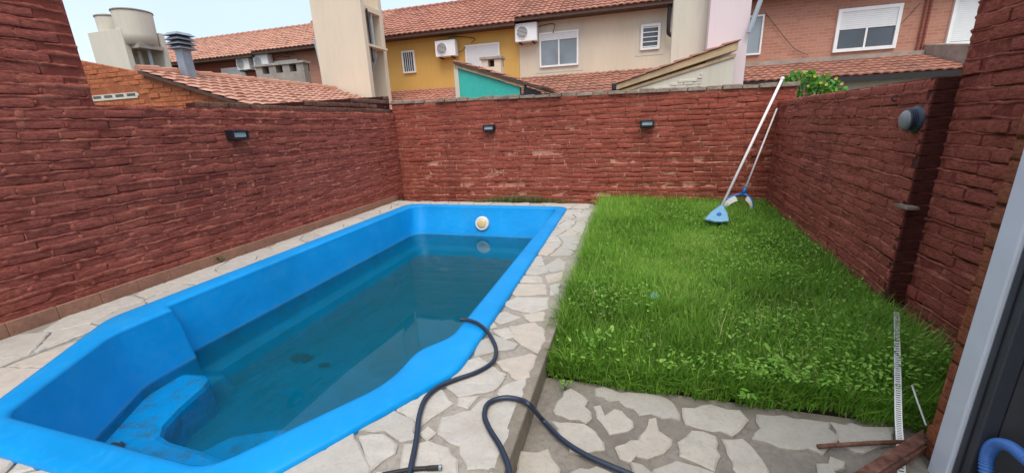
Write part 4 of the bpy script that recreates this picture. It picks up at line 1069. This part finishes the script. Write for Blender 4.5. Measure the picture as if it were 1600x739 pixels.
t1 = slab_tower('tank_tower', 'tall cream tank tower of two slabs between brick and yellow houses', -9.97, -8.12, 12.0, 13.3, 7.2, 'cream_tower', 'cream_tower', (0, -.2))
MB().box(-9.9, -8.3, 12.2, 13.3, 5.25, 5.4).build('platform', M['cream_tower'], t1)
MB().tube([(-8.4, 12.9, 5.3), (-8.4, 12.9, 3.9), (-8.7, 12.9, 3.3)], .05, 8).build('pipe', M['pipe'], t1); MB().tube([(-8.28, 12.55, 5.3), (-8.28, 12.55, 3.7)], .03, 8).build('pipe', M['blk_pipe'], t1)
MB().box(-8.6, -8.15, 12.2, 13.3, 4.15, 4.22).build('tie_beam', M['cream_tower'], t1)
t2 = empty('tank_tower', (1.7, 11.6, -.24), 'tower with cream and pale pink slabs behind the lean-to on the right', 'tower')
MB().box(.92, 1.85, 11.62, 11.85, -.24, 6).build('cream_slab', M['ivory'], t2, bevel=.01); MB().box(1.70, 2.56, 11.3, 11.55, -.24, 6).build('pink_slab', M['pink_tower'], t2, bevel=.01)
a, b = at(1170, 52, Y=11.2), at(1196, -20, Y=11.2); MB().tube([a, b], .05, 8).build('brace_pipe', M['pipe'], t2)

# left neighbour: orange gable with glass blocks and tiled roof, flue
GY = 6.3
nb = empty('brick_annex', (-9, GY, -.24), 'orange brick annex with glass blocks and tiled roof behind the left wall', 'outbuilding')
pl = [at(x, y, Y=GY) for x, y in ((95, 90), (130, 96), (228, 111), (385, 165))]
xa, xb = pl[0].x, pl[3].x
MB().prism([(xa, GY, -.24), (xb, GY, -.24), (xb, GY, pl[3].z), (pl[2].x, GY, pl[2].z-.06), (xa, GY, pl[0].z)], (0, .2, 0)).build('gable_core', M['mortar_raw'], nb)
rr = random.Random(4); k = 0; meshes = {}
zt = lambda x: pl[0].z+(pl[2].z-pl[0].z)*(x-xa)/(pl[2].x-xa) if x < pl[2].x else pl[2].z-.06+(pl[3].z-pl[2].z+.06)*(x-pl[2].x)/(xb-pl[2].x)
g0, g1 = at(146, 159, Y=GY), at(214, 144, Y=GY)
z = 1.7; k = 0
while z < 3.3:
    x = xa-(k % 2)*.15
    while x < xb:
        l = .3*rr.uniform(.9, 1.1); x1 = min(x+l, xb)
        if z+.07 < min(zt(max(x, xa)), zt(x1)) and not (x1 > g0.x-.02 and x < g1.x+.02 and z+.08 > g0.z-.02 and z < g1.z+.04) and x1-x > .06:
            v = rr.randrange(14)
            if v not in meshes:
                me = bpy.data.meshes.new('brick'); me.from_pydata(VAR[v][0], [], VAR[v][1]); me.materials.append(M['brick_raw']); meshes[v] = me
            o = bpy.data.objects.new('brick', meshes[v]); col.objects.link(o); o.parent = nb; o.matrix_parent_inverse = Matrix.Translation((9, -GY, .24))
            o.matrix_basis = Matrix.Translation(((x+x1)/2, GY-.008+rr.gauss(0, .006), z+.045)) @ Matrix(((1, 0, 0, 0), (0, -1, 0, 0), (0, 0, 1, 0), (0, 0, 0, 1))) @ Matrix.Diagonal((x1-x-.016, 1, .08, 1))
        x += l
    z += .0925; k += 1
gw = (g1.x-g0.x)/4
for i in range(4):
    gb = MB().box(g0.x+gw*i+.05, g0.x+gw*(i+1)-.05, GY-.01, GY+.02, g0.z+.03, g1.z-.022).build('glass_block', M['gblock'], nb, bevel=.02)
mm = MB().box(g0.x, g1.x, GY-.014, GY-.003, g1.z-.02, g1.z).box(g0.x, g1.x, GY-.014, GY-.003, g0.z, g0.z+.04)
for i in range(5): mm.box(g0.x+gw*i-.045, g0.x+gw*i+.045, GY-.014, GY-.003, g0.z+.04, g1.z-.02)
mm.build('block_grout', M['ivory'], nb)
rx0, rz0 = pl[2].x-.05, pl[2].z; rx1, rz1 = xb+.25, pl[3].z-.03
YE = 11.9
tile_roof('roof', nb, (rx1, GY-.12, rz1), (rx1, YE, rz1), (rx0-rx1, 0, rz0-rz1), M['tile_light'], tw=.24, tl=.30)
MB().box(rx1-.5, rx1-.25, GY+.2, YE, -.24, rz1-.1).build('side_wall', M['brick_raw'], nb)
MB().box(xa, xa+.2, GY+.2, YE, -.24, 2.9).build('side_wall', M['brick_raw'], nb)
f0 = at(300, 140, Y=6.9); f1 = at(289, 52, Y=6.9)
fl = empty('metal_flue', (f0.x, 6.9, f0.z-.15), 'galvanised square flue with louvred cap on the annex roof', 'flue')
MB().box(f0.x-.10, f0.x+.10, 6.8, 7.0, f0.z-.2, f1.z-.28).build('duct', M['grey_metal'], fl, bevel=.01)
for k in range(4):
    zz = f1.z-.30+k*.085; m = MB(); w0, w1 = .20, .13
    m.hexa([(f0.x-w0, 6.9-w0, zz), (f0.x+w0, 6.9-w0, zz), (f0.x+w0, 6.9+w0, zz), (f0.x-w0, 6.9+w0, zz), (f0.x-w1, 6.9-w1, zz+.06), (f0.x+w1, 6.9-w1, zz+.06), (f0.x+w1, 6.9+w1, zz+.06), (f0.x-w1, 6.9+w1, zz+.06)]); m.build('louvre', M['grey_metal'], fl)
MB().box(f0.x-.11, f0.x+.11, 6.79, 7.01, f1.z-.3, f1.z-.02).build('cap_core', M['blk_pipe'], fl)
# rough parapet strip just behind the far half of the left wall
a0, a1 = at(390, 163, X=XL-.2), at(606, 150, X=XL-.2)
pw = brick_wall('brick_wall', 'rough unpainted brick strip above the far end of the left wall', (XL-.17, 3.9), (0, 1), YB-3.9+.12, 1.6,
    (lambda f: (setattr(f, 'breaks', [0, 1, 2, 3, YB-3.9+.12]), f)[1])(lambda s: a0.z+(a1.z-a0.z)*min(1, max(0, s+3.9-a0.y)/(a1.y-a0.y))), M['brick_rough'], M['mortar_dark'], nlim=120, seed=21)
# concrete block parapets with openings
def block_parapet(label, x0, x1, Y, zb, zt_, mat, gaps):
    e = empty('parapet', ((x0+x1)/2, Y, zb), label, 'parapet')
    MB().box(x0, x1, Y, Y+.3, -.24, zb).build('base_wall', mat, e)
    MB().box(x0-.05, x1+.05, Y-.05, Y+.35, zt_-.08, zt_).build('cap', M['grey_block'], e, bevel=.01)
    w = (x1-x0)/(gaps*2+1)
    for i in range(gaps+1): MB().box(x0+2*i*w, x0+(2*i+1)*w, Y, Y+.3, zb+.002, zt_-.082).build('pier', mat, e)
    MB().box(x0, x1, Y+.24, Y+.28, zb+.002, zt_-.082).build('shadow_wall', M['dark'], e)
a, b = at(398, 104, Y=13.0), at(478, 128, Y=13.0)
block_parapet('grey block parapet with openings before the salmon house', a.x, b.x, 13.0, b.z+.38, b.z+.72, M['grey_block'], 3)
a, b = at(752, 90, Y=12.0), at(783, 115, Y=12.0)
block_parapet('small cream chimney block with openings behind the teal lean-to', a.x, b.x, 12.0, a.z-.28, a.z, M['cream'], 1)
# teal lean-to
TY = 10.5
q = [at(x, y, Y=TY) for x, y in ((715, 106), (715, 160), (815, 160), (812, 136))]
tl = empty('lean_to', (-3.6, TY, -.24), 'teal lean-to wall with white post and sloping tile edge', 'lean-to')
MB().prism([(q[0].x, TY, -.24), (q[3].x, TY, -.24), (q[3].x, TY, q[3].z), (q[0].x, TY, q[0].z)], (0, .15, 0)).build('teal_wall', M['teal'], tl)
for s_ in (.35, .68):
    xx = q[0].x+(q[3].x-q[0].x)*s_; MB().box(xx-.006, xx+.006, TY-.006, TY+.02, -.2, q[0].z+(q[3].z-q[0].z)*s_-.01).build('seam', M['teal'], tl)
pz = at(709, 97, Y=TY); MB().box(pz.x, q[0].x+.02, TY-.03, TY+.2, -.24, pz.z-.06).build('post', M['ivory'], tl)
e0, e1 = at(711, 98, Y=TY), at(820, 131, Y=TY)
MB().hexa([(e0.x, TY-.06, e0.z-.12), (e1.x, TY-.06, e1.z-.10), (e1.x, TY+.2, e1.z-.10), (e0.x, TY+.2, e0.z-.12), (e0.x, TY-.06, e0.z-.01), (e1.x, TY-.06, e1.z+.01), (e1.x, TY+.2, e1.z+.01), (e0.x, TY+.2, e0.z-.01)]).build('fascia', M['wood_pale'], tl)
tile_roof('roof', tl, (e1.x+.45, TY+2.5, e1.z-.12), (e1.x+.45, TY-.1, e1.z-.12), (e0.x-e1.x-.45, 0, e0.z-e1.z+.14), M['tile_old'], ridge=False)
k0 = at(845, 143, Y=TY); MB().prism([(e1.x-.02, TY-.02, e1.z-.06), (e1.x-.06, TY-.02, 2.1), (k0.x, TY-.02, 2.1), (k0.x, TY-.02, k0.z)], (0, .1, 0)).build('gutter_end', M['black'], tl)
# cream lean-to on the right
LY = 10.8
lo = empty('lean_to', (1, LY, -.24), 'cream lean-to with stepped sloping roof edge and stone cladding', 'lean-to')
e0, e1 = at(962, 133, Y=LY), at(1153, 66, Y=LY)
d0, d1 = at(968, 142, Y=LY), at(1150, 84, Y=LY)
MB().prism([(d0.x+.1, LY, -.24), (d1.x-.02, LY, -.24), (d1.x-.02, LY, d1.z-.03), (d0.x+.1, LY, d0.z-.03)], (0, .15, 0)).build('wall', M['ivory'], lo)
MB().hexa([(e0.x, LY-.08, e0.z-.13), (e1.x, LY-.08, e1.z-.17), (e1.x, LY+.2, e1.z-.17), (e0.x, LY+.2, e0.z-.13), (e0.x, LY-.08, e0.z), (e1.x, LY-.08, e1.z), (e1.x, LY+.2, e1.z), (e0.x, LY+.2, e0.z)]).build('fascia', M['wood_pale'], lo, bevel=.008)
MB().hexa([(d0.x, LY-.03, d0.z-.07), (d1.x, LY-.03, d1.z-.07), (d1.x, LY+.1, d1.z-.07), (d0.x, LY+.1, d0.z-.07), (d0.x, LY-.03, d0.z+.0), (d1.x, LY-.03, d1.z+.0), (d1.x, LY+.1, d1.z+.0), (d0.x, LY+.1, d0.z+.0)]).build('trim_board', M['wood_pale'], lo, bevel=.006)
for i in range(8):                                  # stepped verge tiles along the slope
    t0_, t1_ = i/8, (i+1.12)/8; p0 = e0+(e1-e0)*t0_; p1 = e0+(e1-e0)*t1_
    MB().hexa([(p0.x, LY-.12, p0.z+.02), (p1.x, LY-.12, p1.z+.004), (p1.x, LY+.22, p1.z+.004), (p0.x, LY+.22, p0.z+.02), (p0.x, LY-.12, p0.z+.075), (p1.x, LY-.12, p1.z+.03), (p1.x, LY+.22, p1.z+.03), (p0.x, LY+.22, p0.z+.075)]).build('verge_tile', M['tile_light'], lo, bevel=.01)
tile_roof('roof', lo, (e0.x, LY+.2, e0.z-.02), (e0.x, LY+2.2, e0.z-.02), (e1.x-e0.x, 0, e1.z-e0.z), M['tile_light'], ridge=False)
MB().box(e0.x-.09, e0.x+.02, LY-.12, LY+2.2, e0.z-.13, e0.z+.04).build('gutter', M['black'], lo, bevel=.02)
a, b = at(1022, 116, Y=LY), at(1096, 140, Y=LY); zc = b.z; row = 0
sl = (d1.z-d0.z)/(d1.x-d0.x)
while zc < d1.z:
    x = a.x+random.uniform(-.1, 0)
    while x < b.x:
        l = random.uniform(.2, .45); x1 = min(x+l, b.x)
        if zc+.06 < d0.z+sl*(max(x, a.x)-d0.x)-.12: MB().box(max(x, a.x), x1-.008, LY-.02-random.uniform(0, .02), LY+.01, zc, zc+.052).build('cladding_stone', M['ivory'], lo, bevel=.006)
        x += l
    zc += .06; row += 1
# flowering shrub behind the right wall
sc_ = at(1265, 140, Y=8.6); sb = empty('flowering_shrub', (sc_.x, 8.75, .0), 'bright green shrub with yellow flowers behind the right wall', 'shrub')
r = np.random.default_rng(3); N = 420
cx = r.uniform(0, 1, N)
A0, A1 = at(1226, 135, Y=8.6), at(1318, 140, Y=8.6)
hgt = np.interp(cx, [0, .15, .45, .75, 1], [.16, .30, .30, .17, .02])
P = np.stack([A0.x+(A1.x-A0.x)*cx, 8.45+r.uniform(0, .6, N), 1.70+(hgt+.22)*r.random(N)**.8], 1)
leaves('leaves', P, r.uniform(.035, .075, N), np.clip(r.normal(.55, .25, N), 0, 1), M['shrub'], sb, .8, .55)
st = MB()
for k in range(16):
    i = r.integers(N); st.tube([(sc_.x+r.uniform(-.1, .1), 8.75, .0), (sc_.x*.5+P[i, 0]*.5, 8.75, 1.2), tuple(P[i])], [.02, .012, .005], 5)
st.build('stems', M['drygrass'], sb)
for (xx, yy, mt) in ((1273, 119, 'petal'), (1291, 132, 'petal'), (1282, 129, 'petal'), (1306, 123, 'petal'), (1315, 131, 'petal'), (1257, 145, 'petal_red')):
    c = at(xx, yy, Y=8.42); m = MB()
    for k in range(6):
        w = k*1.047; m.poly([c, c+Vector((math.cos(w-.4)*.022, -.01, math.sin(w-.4)*.022)), c+Vector((math.cos(w)*.032, -.012, math.sin(w)*.032)), c+Vector((math.cos(w+.4)*.022, -.01, math.sin(w+.4)*.022))])
    m.build('flower', M[mt], sb)
print('objects', len(bpy.data.objects), 'tris', sum(len(p.vertices)-2 for me in bpy.data.meshes for p in me.polygons) if False else sum(len(m.loops)-2*len(m.polygons) for m in bpy.data.meshes))
